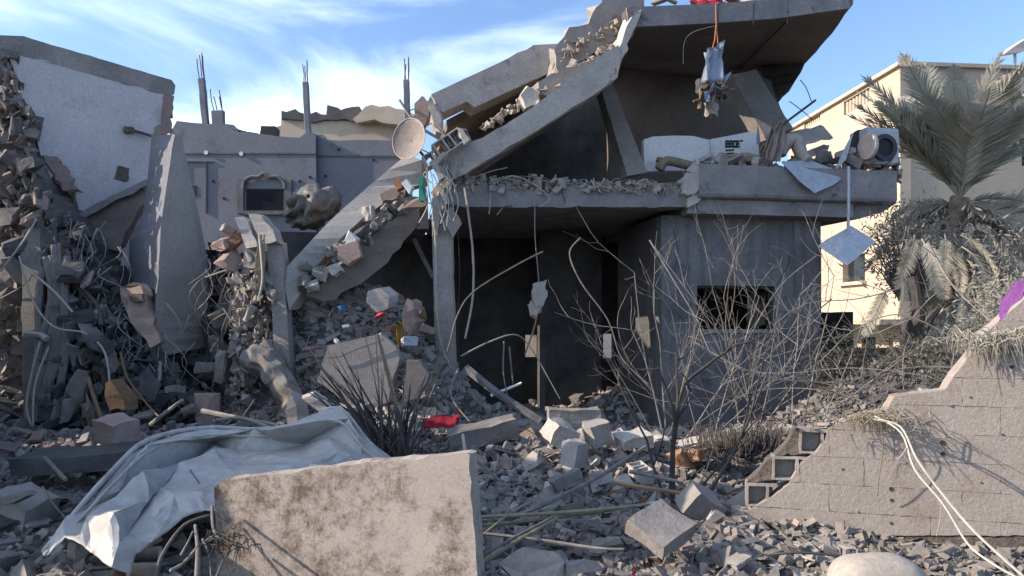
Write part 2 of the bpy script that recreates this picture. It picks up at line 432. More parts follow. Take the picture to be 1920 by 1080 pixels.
# ------------------------------------------------------------------ ground
MOUNDS = [  # x, y, height, sx, sy
    (.45, 7.9, .33, 1.2, .7), (-4.6, 8.6, .28, 2.4, .8), (-1.95, 10.3, 2.0, 1.15, .95), (-7.0, 11.0, 1.3, 1.0, 1.2),
    (-4.3, 11.2, 1.3, .9, .8), (2.2, 12.8, .55, .9, .9), (5.5, 9.6, 1.25, 1.7, 1.0), (8.5, 9.0, 1.0, 2, 1.4), (2.0, 5.4, .10, 1.0, .6),
    (-5.6, 12.2, 1.2, .9, .9), (-1.2, 8.6, .22, .7, .6), (2.4, 8.0, .2, 1.0, .5), (-3.0, 10.0, .6, .6, .5), (-3.6, 5.6, .12, 1.2, .8)]
def gz(x, y):
    z = -.05
    for mx_, my, h, sx, sy in MOUNDS:
        e = ((x - mx_) / sx) ** 2 + ((y - my) / sy) ** 2
        if e < 12: z += h * math.exp(-e / 2 * 1.6)
    if 2 < y < 20 and abs(x) < 14:
        z += .06 * noise.noise(Vector((x * 1.3, y * 1.3, 0))) + .035 * noise.noise(Vector((x * 4, y * 4, 3)))
    return z
def axis(lo, hi, step, far):
    a = list(np.arange(lo, hi, step)); s = step; x = a[-1]
    while x < far: s *= 1.25; x += s; a.append(x)
    s = step; x = a[0]
    while x > -far: s *= 1.25; x -= s; a.insert(0, x)
    return a
xs = axis(-9.5, 9.5, .11, 900); ys = axis(2.5, 15, .11, 900)
verts = [(x, y, gz(x, y)) for y in ys for x in xs]
nx = len(xs)
faces = [(j * nx + i, j * nx + i + 1, (j + 1) * nx + i + 1, (j + 1) * nx + i) for j in range(len(ys) - 1) for i in range(nx - 1)]
me = bpy.data.meshes.new('ground'); me.from_pydata(verts, [], faces); me.materials.append(M['ground'])
g = link_mesh('ground', me, (0, 0, 0)); tag(g, 'dusty grey earth under the rubble', kind='structure')
def surf(x, y, off=0): return Vector((x, y, gz(x, y) + off))
def PP(pts, d):
    return [P(x, y, d(x) if callable(d) else d) for x, y in pts]
def HPP(pts, v=0.): return [HP(x, y, v) for x, y in pts]
def PD(pts): return [P(*p) for p in pts]

# ------------------------------------------------------------------ main ruined house
house = thing('ruined_house', HW(2.5, 1, 0), 'dark grey two storey house with torn open ground floor and tilted roof slab', 'house')
# ground floor front wall with its window, four faces round the opening, .22 m thick
WV = .28
def wall_with_holes(u0, u1, v0, v1, z0, z1, holes):
    bm = bmesh.new()
    us = sorted({u0, u1, *[h[0] for h in holes], *[h[1] for h in holes]})
    for a, b in zip(us, us[1:]):
        zz = z0
        for h in sorted((h for h in holes if h[0] <= a + 1e-6 and h[1] >= b - 1e-6), key=lambda h: h[2]):
            if h[2] > zz: hbox(bm, a, b, v0, v1, zz, h[2])
            zz = h[3]
        if z1 > zz: hbox(bm, a, b, v0, v1, zz, z1)
    bmesh.ops.remove_doubles(bm, verts=bm.verts, dist=1e-4)
    seen = {}
    for f in list(bm.faces):                       # drop the inner faces shared by two boxes
        c = f.calc_center_median(); k = (round(c.x, 3), round(c.y, 3), round(c.z, 3))
        seen.setdefault(k, []).append(f)
    bmesh.ops.delete(bm, geom=[f for fs in seen.values() if len(fs) > 1 for f in fs], context='FACES')
    return bm
def hu(px, v=0.):                                  # house u of column px at offset v
    p = HP(px, 600, v); return (p - H0).dot(UX)
def hz(px, py, v=0.): return HP(px, py, v).z
uL, uR = hu(1240, WV), hu(1536, WV)
wz0, wz1 = hz(1380, 618, WV), hz(1380, 536, WV)
wu0, wu1 = hu(1307, WV), hu(1455, WV)
wall = mk('front_wall', wall_with_holes(uL, uR, WV, WV + .22, -.3, 3.12, [(wu0, wu1, wz0, wz1)]), 'facade', house)
bm = bmesh.new()
hbox(bm, wu0 - .04, wu1 + .04, WV - .03, WV + .2, wz0 - .05, wz0 + .004)
win = mk('window_sill', bm, 'edge', house)
bm = bmesh.new(); t = .035
hbox(bm, wu0, wu0 + t, WV + .08, WV + .12, wz0 + .005, wz1); hbox(bm, wu1 - t, wu1, WV + .08, WV + .12, wz0 + .005, wz1); hbox(bm, wu0 + t, wu1 - t, WV + .08, WV + .12, wz1 - t, wz1)
mk('window_frame', bm, 'metalD', house)
mk('side_wall', wall_with_holes(uL, uL + .2, WV + .22, 2.3, -.3, 3.12, []), 'concD', house)
# corner pier, slightly proud and chipped
bm = bmesh.new(); hbox(bm, uR - .42, uR + .012, WV - .02, WV + .235, -.3, 3.1); roughen(bm, 4, .012, 5); mk('corner_pier', bm, 'facade', house)
bm = bmesh.new(); hbox(bm, uR - .2, uR - .002, WV + .222, 4.2, -.3, 3.12); mk('side_wall', bm, 'concD', house)
# back wall of the rooms, with two openings
b1 = (hu(985, 4.), hu(1010, 4.), hz(1000, 670, 4.), hz(1000, 628, 4.)); b2 = (hu(1131, 4.), hu(1152, 4.), hz(1140, 672, 4.), hz(1140, 626, 4.))
mk('back_wall', wall_with_holes(-2.6, hu(1540, 4.), 4., 4.2, -.3, 3.2, [b1, b2]), 'plasterD', house)
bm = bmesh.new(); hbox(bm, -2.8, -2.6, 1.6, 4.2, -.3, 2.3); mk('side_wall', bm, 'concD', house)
bm = bmesh.new(); hbox(bm, hu(1012, 2.6), hu(1128, 2.6), 2.6, 2.8, -.3, 3.1); mk('partition_wall', bm, 'plasterD', house)
bm = bmesh.new(); hbox(bm, hu(1015, 2.) , hu(1022, 2.), 2., 2.1, .1, 1.15); mk('door_post', bm, 'concD', house)
# first floor slab: left bay, and right bay with its upstand beam and rounded end
z0, z1 = 3.11, 3.38
front = HPP([(832, 352), (870, 345), (985, 352), (1000, 362), (1030, 362), (1045, 350), (1180, 345), (1275, 348), (1288, 362), (1290, 384), (1285, 388), (1050, 389), (870, 388), (838, 380)], 0)
fl = mk('floor_slab', poly_bm(front, VX * 4.2, rough=.014, step=.12, seed=3, rings=9, midrough=.01), 'edge', house)
bm = bmesh.new(); hbox(bm, -1.15, -.02, 1.6, 4.2, 3.02, 3.5); roughen(bm, 3, .03, 2); mk('floor_slab', bm, 'edge', house)
uR2 = hu(1682, -.12)
def beam_profile(bm, u0, u1, prof, ncut=24, rnd=0.):
    rings = []
    for i in range(ncut + 1):
        u = u0 + (u1 - u0) * i / ncut
        ring = []
        for (v, z) in prof:
            du = 0
            ring.append(bm.verts.new(HW(u + du, v, z) + noise.noise_vector(Vector((u * 3, v * 3, z * 3))) * rnd))
        rings.append(ring)
    m = len(prof)
    for a, b in zip(rings, rings[1:]):
        for k in range(m): bm.faces.new((a[k], a[(k + 1) % m], b[(k + 1) % m], b[k]))
    bm.faces.new(rings[0]); bm.faces.new(rings[-1])
    return rings
bm = bmesh.new()
zt, zb = hz(1480, 313, -.12), 3.33
beam_profile(bm, hu(1312, -.12), uR2, [(-.12, zt), (-.12, zb + .06), (-.10, zb + .02), (-.06, zb), (.12, zb), (.12, zt)], rnd=.012)
mk('upstand_beam', bm, 'edge', house)
bm = bmesh.new()
beam_profile(bm, hu(1290, 0), hu(1600, 0), [(.0, 3.328), (.0, 3.12), (.25, 3.105), (4.2, 3.105), (4.2, 3.328)], rnd=.006)
mk('floor_slab', bm, 'edge', house)
# rounded balcony nose under the beam end, tapering back
bm = bmesh.new()
o0 = [HW(uR2 + .01, -.1, 3.34), HW(uR2 - .03, -.05, 3.30), HW(hu(1655, 0), .05, 3.2), HW(hu(1612, 0), .1, 3.10), HW(hu(1600, 0), .1, 3.10), HW(hu(1600, 0), .1, 3.327), HW(hu(1602, 0), -.1, 3.34)]
mk('balcony_nose', poly_bm(o0, VX * 1.6, rough=.01, step=.15, seed=9), 'edge', house)
# broken stub where the two bays part
poly('broken_stub', HPP([(1283, 335), (1318, 308), (1322, 345), (1295, 372), (1282, 362)], -.1), VX * .35, 'concL', house, rough=.03, step=.08, seed=4)
poly('broken_stub', HPP([(1290, 372), (1320, 350), (1316, 372), (1292, 390)], -.06), VX * .2, 'concL', house, rough=.02, step=.08, seed=5)
# front left column
cb = HP(838, 780, .1); ct = HP(829, 396, .1)
bm = beam_bm(cb, ct, .27, .27, up=VX, rough=.012, seed=2); col = mk('column', bm, 'conc', house)
bm = beam_bm(HP(818, 600, .0), HP(812, 372, .0), .045, .06, up=VX, rough=.012, seed=4); mk('lit_edge_strip', bm, 'concL', house)  # pale strips stand in for sunlight on the column's left edge
poly('lit_edge_strip', HPP([(816, 596), (838, 592), (832, 650), (826, 665), (820, 640)], -.06), VX * .12, 'concL', house, rough=.02, step=.08, seed=14)
# upper storey: roof slab
rt = .27
rb = [HP(1175, 52, 0), HP(1330, 45, 0), HP(1450, 36, 0), P(1578, 22, 11.0), P(1600, 8, 11.05), P(1560, 62, 11.9), P(1512, 118, 13.3), P(1440, 128, 13.7), P(1376, 142, 14.2), HP(1300, 142, 4.3), HP(1150, 135, 4.3), HP(1100, 128, 4.3), HP(1135, 90, 2)]
poly('roof_slab', rb, Vector((0, 0, rt)), 'ceil', house, rough=.02, step=.25, seed=21)
# grey fascia along the roof slab's front edge
bm = bmesh.new()
fp = [HP(1176, 51, -.03), HP(1330, 44, -.03), HP(1450, 35, -.03), P(1590, 16, 10.97)]
for a, b in zip(fp, fp[1:]):
    beam_bm(a + Vector((0, 0, .135)), b + Vector((0, 0, .135)), .035, .275, bm=bm)
mk('roof_fascia', bm, 'edge', house)
for px, py in ((1345, 16), (1412, 12), (1476, 10)): mk('fascia_joint', beam_bm(HP(px, py + 34, -.052), HP(px + 2, py - 10, -.052), .012, .012, up=VX), 'concD', house)
# sagging rear piece of the roof, folded down behind
poly('roof_fragment', [P(1376, 136, 13.6), P(1512, 112, 13.3), P(1502, 136, 13.3), P(1462, 192, 13.2), P(1440, 190, 13.6), P(1415, 172, 13.9)], Vector((.0, .22, .03)), 'plasterD', house, rough=.03, step=.15, seed=8)
# beam seam across the ceiling
bm = beam_bm(HP(1478, 36, .1) - Vector((0, 0, .01)), P(1385, 132, 13.9), .03, .02); mk('ceiling_seam', bm, 'plasterD', house)
# back wall upstairs
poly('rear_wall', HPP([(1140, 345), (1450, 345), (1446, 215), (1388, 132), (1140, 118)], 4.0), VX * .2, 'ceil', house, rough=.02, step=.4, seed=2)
poly('rear_wall', HPP([(840, 345), (1138, 345), (1138, 118), (1050, 150), (930, 215), (860, 270)], 3.9), VX * .2, 'plasterD', house, rough=.02, step=.4)
# inner upright slanting column
poly('slanting_column', [HP(1127, 165, .9), HP(1150, 158, .9), HP(1213, 322, .5), HP(1176, 330, .5)], VX * .3, 'conc', house, rough=.008, step=.2, seed=3)
# big slanting column right with rebar
poly('slanting_column', [HP(1372, 140, 1.3), HP(1418, 130, 1.3), HP(1487, 240, 1.0), HP(1437, 262, 1.0)], VX * .35, 'conc', house, rough=.01, step=.2, seed=7)
poly('slanting_column', [HP(1424, 132, 1.6), HP(1444, 150, 1.6), HP(1462, 200, 1.5), HP(1484, 238, 1.4), HP(1456, 215, 1.45), HP(1434, 180, 1.55)], VX * .12, 'concD', house, rough=.02, step=.1, seed=8)
# collapsed left part of the roof: two stacked leaning slabs
sB = [(820, 298), (846, 283), (905, 258), (985, 210), (1060, 155), (1130, 100), (1160, 84), (1163, 118), (1158, 146), (1112, 178), (1075, 201), (1035, 226), (1000, 249), (955, 275), (925, 293), (898, 309), (872, 324), (846, 338), (828, 322)]
poly('collapsed_roof_slab', HPP(sB, -.15), VX * .28, 'slabF', house, rough=.008, step=.1, seed=11)
poly('collapsed_roof_slab', [HP(840, 318, .14), HP(1158, 122, .14), HP(1158, 142, .14), HP(852, 336, .14)], VX * 3.4 + Vector((0, 0, .25)), 'ceil', house, rough=.02, step=.3, seed=12)
sA = [(809, 177), (870, 148), (940, 116), (1001, 84), (1048, 82), (1052, 108), (1044, 130), (1012, 145), (979, 160), (935, 180), (890, 201), (875, 190), (829, 212), (820, 196)]
poly('collapsed_roof_slab', HPP(sA, .9), VX * .5, 'slabF', house, rough=.006, step=.14, seed=13)
poly('collapsed_roof_slab', [HP(836, 226, 1.45), HP(1046, 118, 1.45), HP(1046, 134, 1.45), HP(838, 244, 1.45)], VX * 2.6, 'ceil', house, rough=.02, step=.3, seed=15)
poly('broken_slab_end', HPP([(807, 180), (816, 196), (829, 214), (832, 246), (822, 240), (808, 215), (800, 196)], .78), VX * .5, 'concL', house, rough=.015, step=.08, seed=15)
sA2 = [(1040, 92), (1064, 60), (1085, 52), (1100, 43), (1119, 12), (1139, -6), (1212, -10), (1209, 22), (1186, 48), (1168, 78), (1120, 100), (1056, 136), (1044, 128)]
poly('broken_roof_edge', HPP(sA2, .45), VX * .7, 'concL', house, rough=.05, step=.1, seed=16, rings=4)
poly('broken_roof_edge', HPP([(1158, 100), (1172, 60), (1186, 32), (1206, 18), (1192, 50), (1176, 82), (1166, 118)], -.1), VX * .5, 'concL', house, rough=.025, step=.07, seed=17)
poly('broken_roof_edge', HPP([(1004, 158), (1035, 138), (1150, 92), (1140, 104), (1080, 148), (1020, 185)], .15), VX * .6, 'conc', house, rough=.03, step=.08, seed=18)
# rubble prop between the two slabs
poly('broken_stub', HPP([(976, 178), (990, 162), (1010, 176), (1002, 196), (986, 200)], -.02), VX * .25, 'concL', house, rough=.012, step=.06, seed=19)

rq = random.Random(12)
for k in range(16):
    px, py = rq.uniform(1250, 1525), rq.uniform(420, 760); p = HP(px, py, WV - .004)
    mk('chip', disc(p, VX, rq.uniform(.012, .03), .012, 8), 'concD', house)
for pts in ([(1262, 430), (1270, 470), (1264, 520), (1276, 560)], [(1455, 536), (1476, 500), (1482, 470)], [(1307, 618), (1296, 660), (1300, 700)]):
    mk('crack', tube_bm(smooth_path([HP(x, y, WV) for x, y in pts], 3), .006, 4), 'plasterD', house)
for k, (px, py, v, ln) in enumerate([(828, 300, -.1, .5), (836, 322, .0, .45), (845, 310, .1, .5), (1165, 90, -.05, .4), (1160, 120, 0, .3), (1050, 100, .6, .3), (812, 200, .9, .4), (820, 225, 1., .4), (1120, 30, .5, .35), (1145, 5, .5, .3), (1290, 350, 0, .3), (1300, 380, 0, .25), (1060, 380, -.02, .3), (960, 386, -.02, .35), (1480, 190, 1.6, .5), (1500, 150, 2.0, .5)]):
    p = HP(px, py, v); q = p + Vector((rq.uniform(-1, .2) if px < 1000 else rq.uniform(-.3, .6), rq.uniform(-.5, .1), rq.uniform(-.7, .5))).normalized() * ln
    mk('rebar', tube_bm(smooth_path([p, p.lerp(q, .5) + Vector((0, 0, rq.uniform(-.06, .08))), q], 4), .008, 5), 'rebar', house)

# ------------------------------------------------------------------ things on and hanging from the house
# whitewashed low panel with dark marks
pw = thing('scorched_screen', HP(1310, 315, .9), 'long whitewashed low panel with dark scorch and stencil marks on the upper floor', 'panel')
poly('board', HPP([(1207, 262), (1224, 256), (1300, 255), (1330, 262), (1332, 318), (1208, 322)], .8), VX * .12, 'whiteP', pw, rough=.008, step=.3)
poly('board', HPP([(1332, 262), (1400, 247), (1421, 247), (1424, 300), (1334, 318)], .9), VX * .12, 'whiteP', pw, rough=.008, step=.3, seed=2)
bm = bmesh.new()
for k, (x, seg) in enumerate([(1361, 'E'), (1368, 'E'), (1375, 'C'), (1381, 'E')]):
    for yy in ((265, 270, 275) if seg == 'E' else (265, 275)):
        beam_bm(HP(x, yy, .89), HP(x + 5.5, yy - .5, .89), .01, .028, bm=bm)
    beam_bm(HP(x, 264, .892), HP(x, 276, .892), .018, .01, up=VX, bm=bm)
beam_bm(HP(1388, 264, .892), HP(1393, 264, .892), .01, .02, bm=bm)
for yy in (282, 288, 294): beam_bm(HP(1360, yy, .89), HP(1376, yy - 1, .89), .01, .02, bm=bm)
mk('stencil_mark', bm, 'black', pw)
bm = tube_bm(smooth_path([HP(1236, 318, .5), HP(1250, 302, .5), HP(1290, 310, .5), HP(1318, 318, .5)]), .07, 8); 
o = mk('rolled_mat', bm, 'reed', smooth=True); tag(o, 'dark rolled mat lying in front of the white panel upstairs', 'mat')

# hanging bundle
hb = thing('hanging_bundle', HP(1335, 215, -.25), 'torn pale blue cloth bundle with twisted metal hanging on an orange cord under the roof', 'bundle')
bm = tube_bm([HP(1342, 8, -.2), HP(1343, 45, -.25), HP(1340, 75, -.3), HP(1334, 100, -.3)], .009, 6); tube_bm([HP(1343, 45, -.25), HP(1346, 80, -.28), HP(1343, 100, -.3)], .008, 6, bm)
mk('cord', bm, 'orange', hb)
def cloth_bm(outline, d, amp=.05, n=10, seed=0, thick=.006, bm=None):
    """Crumpled cloth: bilinear patch between four corner points."""
    a, b, c, e = [Vector(p) for p in outline]
    bm = bm or bmesh.new(); g = []
    nrm = (b - a).cross(e - a).normalized()
    for j in range(n + 1):
        row = []
        for i in range(n + 1):
            s, t = i / n, j / n
            p = (a.lerp(b, s)).lerp(e.lerp(c, s), t)
            p += nrm * amp * (noise.noise(Vector((s * 4, t * 1.5, seed))) * 1.6 + .5 * math.sin(s * 15 + seed)) + (b - a) * .12 * noise.noise(Vector((s * 2, t * 5, seed + 9)))
            row.append(bm.verts.new(p))
        g.append(row)
    for j in range(n):
        for i in range(n):
            q = (g[j][i], g[j][i + 1], g[j + 1][i + 1], g[j + 1][i])
            bm.faces.new(q)
    r = bmesh.ops.solidify(bm, geom=bm.faces[:], thickness=thick)
    return bm
def cloth(name, pts, mat, parent=None, **k): return mk(name, cloth_bm(pts, 0, **k), mat, parent, smooth=True)
cloth('cloth_rag', [HP(1326, 90, -.4), HP(1354, 88, -.4), HP(1356, 152, -.45), HP(1316, 156, -.45)], 'bluecloth', hb, amp=.05, seed=2)
cloth('cloth_rag', [HP(1344, 82, -.35), HP(1360, 74, -.4), HP(1356, 92, -.4), HP(1346, 100, -.32)], 'bluecloth', hb, amp=.03, seed=5, n=5)
cloth('cloth_rag', [HP(1320, 98, -.3), HP(1330, 100, -.35), HP(1330, 115, -.4), HP(1322, 112, -.32)], 'bluecloth', hb, amp=.03, seed=6, n=5)
cloth('cloth_rag', [HP(1350, 146, -.35), HP(1372, 134, -.45), HP(1360, 156, -.5), HP(1350, 150, -.35)], 'bluecloth', hb, amp=.03, seed=7, n=6)
cloth('cloth_rag', [HP(1346, 108, -.38), HP(1354, 112, -.4), HP(1354, 140, -.4), HP(1347, 142, -.38)], 'whiteC', hb, amp=.02, seed=8, n=6)
bm = hull_bm([HP(1334, 166, -.3) + Vector(p) * .16 for p in chunk_points(R, 1.2, .6, .7)])
bmesh.ops.triangulate(bm, faces=bm.faces); roughen(bm, 3, .09, 11, 3); mk('lump', bm, 'concD', hb)
for kk in range(7): mk('scrap', cloth_bm([HP(1334 + R.uniform(-22, 22), 150 + R.uniform(0, 50), -.45) + Vector((R.gauss(0, .05), 0, R.gauss(0, .05))) for _ in range(4)], 0, amp=.03, n=4, seed=kk), R.choice(['clothG', 'wood', 'bluecloth', 'concD']), hb)
bm = bmesh.new()
for a, b, r in (((1300, 190), (1378, 166), .014), ((1315, 165), (1311, 205), .028), ((1340, 168), (1342, 195), .02), ((1320, 168), (1318, 190), .018), ((1350, 160), (1352, 192), .016)):
    tube_bm([HP(*a, -.35), HP((a[0] + b[0]) / 2 + 2, (a[1] + b[1]) / 2, -.33), HP(*b, -.35)], r, 6, bm)
mk('bent_rod', bm, 'wood', hb)
bm = hull_bm([HP(1334, 205, -.3) + Vector(p) * .09 for p in chunk_points(R, 1, .6, 1.)]); roughen(bm, 2, .05, 14, 6); mk('lump', bm, 'clothG', hb)

mk('torn_curtain', cloth_bm([HP(1404, 548, .9), HP(1448, 546, .9), HP(1450, 610, .8), HP(1398, 612, .8)], 0, amp=.06, seed=13, n=10), 'clothG', house, smooth=True)
# red cloth on the roof
o = cloth('red_cloth', [HP(1292, 12, .05), HP(1360, 8, .05), HP(1362, -4, .4), HP(1296, -2, .4)], 'red', amp=.06, seed=3); tag(o, 'red cloth lying on the edge of the roof slab', 'cloth')
for k, (px, s, m) in enumerate(((1375, .32, 'brick'), (1402, .2, 'concL'), (1238, .16, 'conc'), (1260, .12, 'concL'))):
    o = link_mesh('roof_rubble', CH[k], HP(px, 2, .15), rot=rot_rand(R, .3), scale=(s * 1.6, s * .7, s * .5), mat=M[m]); tag(o, 'small rubble lump on the front edge of the roof slab', 'rubble', 'rubble on the roof edge')

# balcony clutter
o = poly('concrete_slab_piece', [HP(1482, 262, .3), HP(1500, 243, .5), HP(1545, 236, .6), HP(1562, 258, .5), HP(1530, 266, .3), HP(1500, 274, .2)], VX * .5 + Vector((0, 0, .06)), 'conc', rough=.02, step=.08, seed=3); tag(o, 'thick grey slab fragment lying across the balcony clutter', 'slab fragment')
o = poly('stone_plate', [HP(1500, 292, .2), HP(1545, 270, .2), HP(1556, 274, .4), HP(1552, 283, .2), HP(1508, 300, .1)], VX * .3, 'concL', rough=.01, step=.1, seed=5); tag(o, 'pale flat plate under the slab fragment on the balcony', 'plate')
o = poly('hanging_plate', [HP(1466, 306, -.14), HP(1520, 302, -.02), HP(1560, 318, -.06), HP(1578, 336, -.14), HP(1560, 348, -.2), HP(1527, 362, -.28), HP(1500, 340, -.24)], Vector((.0, .03, .03)) , 'metal', rough=.004, step=.15, seed=6); tag(o, 'bent grey plate hanging over the balcony edge', 'plate')
o = cloth('hanging_cloth', [HP(1458, 222, .0), HP(1470, 240, .05), HP(1462, 304, -.1), HP(1432, 302, -.15)], 'cloth', amp=.07, seed=4, n=14); tag(o, 'dusty pink cloth draped like a tent on the balcony', 'cloth')
o = cloth('hanging_cloth', [HP(1446, 240, .1), HP(1462, 226, .1), HP(1452, 296, .0), HP(1428, 290, .0)], 'cloth', amp=.07, seed=9, n=12); tag(o, 'second fold of dusty pink cloth left of the rolled fabric', 'cloth')
bm = bmesh.new(); tube_bm(smooth_path([HP(1462, 292, .1), HP(1472, 270, .1), HP(1492, 262, .1), HP(1502, 290, .05), HP(1512, 304, 0)], 6), .10, 10, bm); roughen(bm, 1, .035, 6, 4)
o = mk('rolled_fabric', bm, 'clothG', smooth=True); tag(o, 'grey dusty rolled fabric slumped beside the pink cloth', 'fabric')
o = cloth('white_rag', [HP(1418, 268, .4), HP(1421, 234, .4), HP(1426, 262, .4), HP(1424, 275, .4)], 'bluecloth', amp=.02, seed=4, n=4); tag(o, 'small pale rag standing at the right end of the white panel', 'rag')
o = mk('wooden_pole', tube_bm([HP(1430, 278, .1), HP(1475, 228, .3), HP(1529, 188, .6)], .018, 6), 'metalD'); tag(o, 'thin dark pole sticking up from the balcony clutter', 'pole')
o = mk('wooden_pole', tube_bm([HP(1424, 282, 0), HP(1474, 222, .2)], .014, 6), 'wood'); tag(o, 'short brown stick crossing the pink cloth', 'pole')
for k, (px, py, s, m, lab) in enumerate([(1392, 300, .34, 'reed', 'greenish cushion lump at the left of the balcony beam'), (1415, 298, .26, 'metal', 'grey box lump beside the greenish cushion lump'), (1365, 306, .2, 'conc', 'grey rubble lump in front of the stencilled panel'),
      (1540, 292, .34, 'tank', 'dark bag lump under the pale flat plate'), (1585, 290, .30, 'concL', 'pale rubble lump left of the washing machine'), (1600, 302, .2, 'conc', 'small rubble lump before the washing machine'), (1568, 300, .18, 'concD', 'dark lump right of the bag under the plate'), (1490, 300, .2, 'conc', 'rubble lump under the rolled fabric')]):
    p = HP(px, py, .25 if k < 3 else .12); o = link_mesh('rubble_lump', CH[k + 3], p, rot=rot_rand(R, .5), scale=(s, s * .8, s * .8), mat=M[m]); tag(o, lab, 'rubble lump')
o = link_mesh('green_can', CH[2], HP(1238, 300, .7), scale=.12, mat=M['leaf']); tag(o, 'small lump before the left end of the white panel', 'lump')
# washing machine, drum side facing left-front
wmx = thing('washing_machine', HP(1655, 310, .15), 'dusty grey washing machine with its round drum opening on the balcony', 'washing machine')
wa = hu(1612, .1); wb = hu(1680, .1)
zb_, zt_ = hz(1650, 308, .05), hz(1650, 240, .05)
bm = bmesh.new(); hbox(bm, wa + .06, wb, .02, .45, zb_, zt_); soften(bm, .02, 2); mk('body', bm, 'metal', wmx)
dc = HP(1657, 277, .0)
mk('drum_ring', disc(dc, -VX, .2, .04, hole=.135), 'metalD', wmx, smooth=False)
mk('drum_opening', disc(dc, -VX, .134, .012), 'black', wmx)
mk('drum_door', disc(HP(1630, 275, -.10), (UX * -.97 - VX * .1), .19, .05), 'dish', wmx)
o = poly('bent_sheet', [HP(1592, 268, .2), HP(1606, 245, .2), HP(1630, 240, .2), HP(1634, 300, .2), HP(1600, 300, .2)], VX * .05, 'metalD', rough=.01, step=.1); tag(o, 'dark bent metal panel left of the washing machine', 'panel')
o = poly('bent_sheet', [HP(1578, 292, -.02), HP(1592, 262, .0), HP(1600, 250, .0), HP(1586, 300, -.05), HP(1568, 318, -.1)], VX * .02, 'metal', rough=.006, step=.1); tag(o, 'narrow pale metal strip leaning before the dark panel', 'panel')
# small dish-like plate hung on the post below the balcony
post = thing('hanging_sign', HP(1590, 430, -.2), 'diamond shaped grey blue plate hanging on a thin post below the balcony', 'sign plate')
mk('post', tube_bm([HP(1591, 312, -.2), HP(1591, 400, -.2), HP(1590, 438, -.2)], .022, 6), 'metal', post)
poly('plate', [HP(1534, 462, -.25), HP(1548, 452, -.2), HP(1596, 424, -.1), HP(1641, 453, -.2), HP(1604, 486, -.35), HP(1588, 497, -.4)], Vector((.008, .02, .012)), 'metal', post, rough=.004, step=.15)
# broken plates at the top of the front left column
o = poly('hanging_shard', HPP([(846, 386), (866, 418), (849, 446), (833, 415)], -.16), VX * .05, 'concL', rough=.006, step=.08, seed=2); tag(o, 'pale diamond shaped shard hanging at the top of the front column', 'shard')
o = poly('hanging_shard', HPP([(824, 358), (830, 372), (826, 400), (820, 440), (812, 415), (810, 385)], -.12), VX * .08, 'concL', rough=.008, step=.08, seed=3); tag(o, 'long pale splinter hanging along the front column', 'shard')

# hanging wires before the dark room
for i, (pts, r, m, lab) in enumerate([
    ([(871, 352), (878, 400), (887, 480), (886, 560), (872, 635)], .016, 'rope', 'thick pale cable hanging from the slab beside the front column'),
    ([(920, 360), (919, 385), (917, 402)], .006, 'wire', 'short wire stub under the slab edge'),
    ([(814, 400), (817, 480), (818, 560), (826, 640), (846, 690)], .012, 'rope', 'pale cable running down the front column'),
    ([(1343, 48), (1300, 60), (1283, 80), (1281, 120)], .004, 'wire', 'thin wire hanging under the roof slab'),
    ([(858, 420), (862, 520), (858, 600), (862, 700)], .006, 'wireB', 'black wire hanging beside the front column')]):
    o = mk('hanging_cable', tube_bm(smooth_path([HP(x, y, -.12) for x, y in pts]), r, 6), m); tag(o, lab, 'cable')
hw = thing('hanging_chunk', HP(1010, 590, -.05), 'concrete lump hanging on a thin wire before the dark room', 'concrete lump')
mk('wire', tube_bm(smooth_path([HP(1003, 372, -.05), HP(1003, 440, -.05), HP(1008, 500, -.05), HP(1011, 535, -.05)]), .007, 5), 'wire', hw)
poly('lump', HPP([(1004, 532), (1022, 528), (1028, 555), (1020, 572), (1002, 574), (1000, 548)], -.1), VX * .12, 'concL', hw, rough=.02, step=.05)
poly('lump', HPP([(991, 572), (1004, 566), (1016, 572), (1006, 592), (998, 590)], -.08), VX * .09, 'concL', hw, rough=.02, step=.05, seed=3)
mk('bar', tube_bm([HP(1008, 590, -.04), HP(1000, 620, -.05), HP(984, 665, -.06)], .013, 5), 'wood', hw)

# ------------------------------------------------------------------ left: standing side wall with its roof lip
GA, GB = (-6.95, 10.0), (-5.42, 12.0)
gd = lambda px: line_d(px, GA, GB)
gth = Vector((-.93, .6, 0)).normalized() * .22
gw = thing('side_building', P(160, 620, 11), 'whitewashed side wall under a grey roof slab, ragged with holes on its left', 'building')
poly('wall', PP([(10, 96), (28, 100), (308, 178), (309, 240), (290, 250), (283, 300), (276, 345), (300, 420), (300, 560), (222, 560), (148, 402), (141, 352), (126, 318), (104, 322), (96, 345), (100, 372), (84, 372), (72, 312), (78, 292), (70, 262), (74, 232), (58, 200), (44, 186), (38, 150)], gd), gth, 'white', gw, rough=.025, step=.12, seed=1, midrough=.05)
poly('roof_slab', PP([(-60, 60), (0, 65), (44, 68), (322, 150), (329, 160), (326, 178), (308, 178), (28, 101), (-60, 78)], gd), gth * 2.5 , 'conc', gw, rough=.004, step=.12, seed=2)
poly('roof_edge', PP([(-60, 79), (28, 102), (308, 179), (307, 190), (24, 112), (-60, 92)], lambda x: gd(x) + .03), gth * 1.1, 'pink', gw, rough=.02, step=.07, seed=3)
poly('torn_corner', PP([(308, 179), (326, 178), (322, 226), (326, 250), (290, 254), (288, 238), (303, 232), (306, 205)], lambda x: gd(x) - .02), gth * 1.2, 'pink', gw, rough=.03, step=.06, seed=4)
poly('niche', PP([(222, 311), (243, 316), (239, 341), (215, 335)], lambda x: gd(x) - .012), gth * .08, 'mortar', gw, rough=.01, step=.05, seed=5)
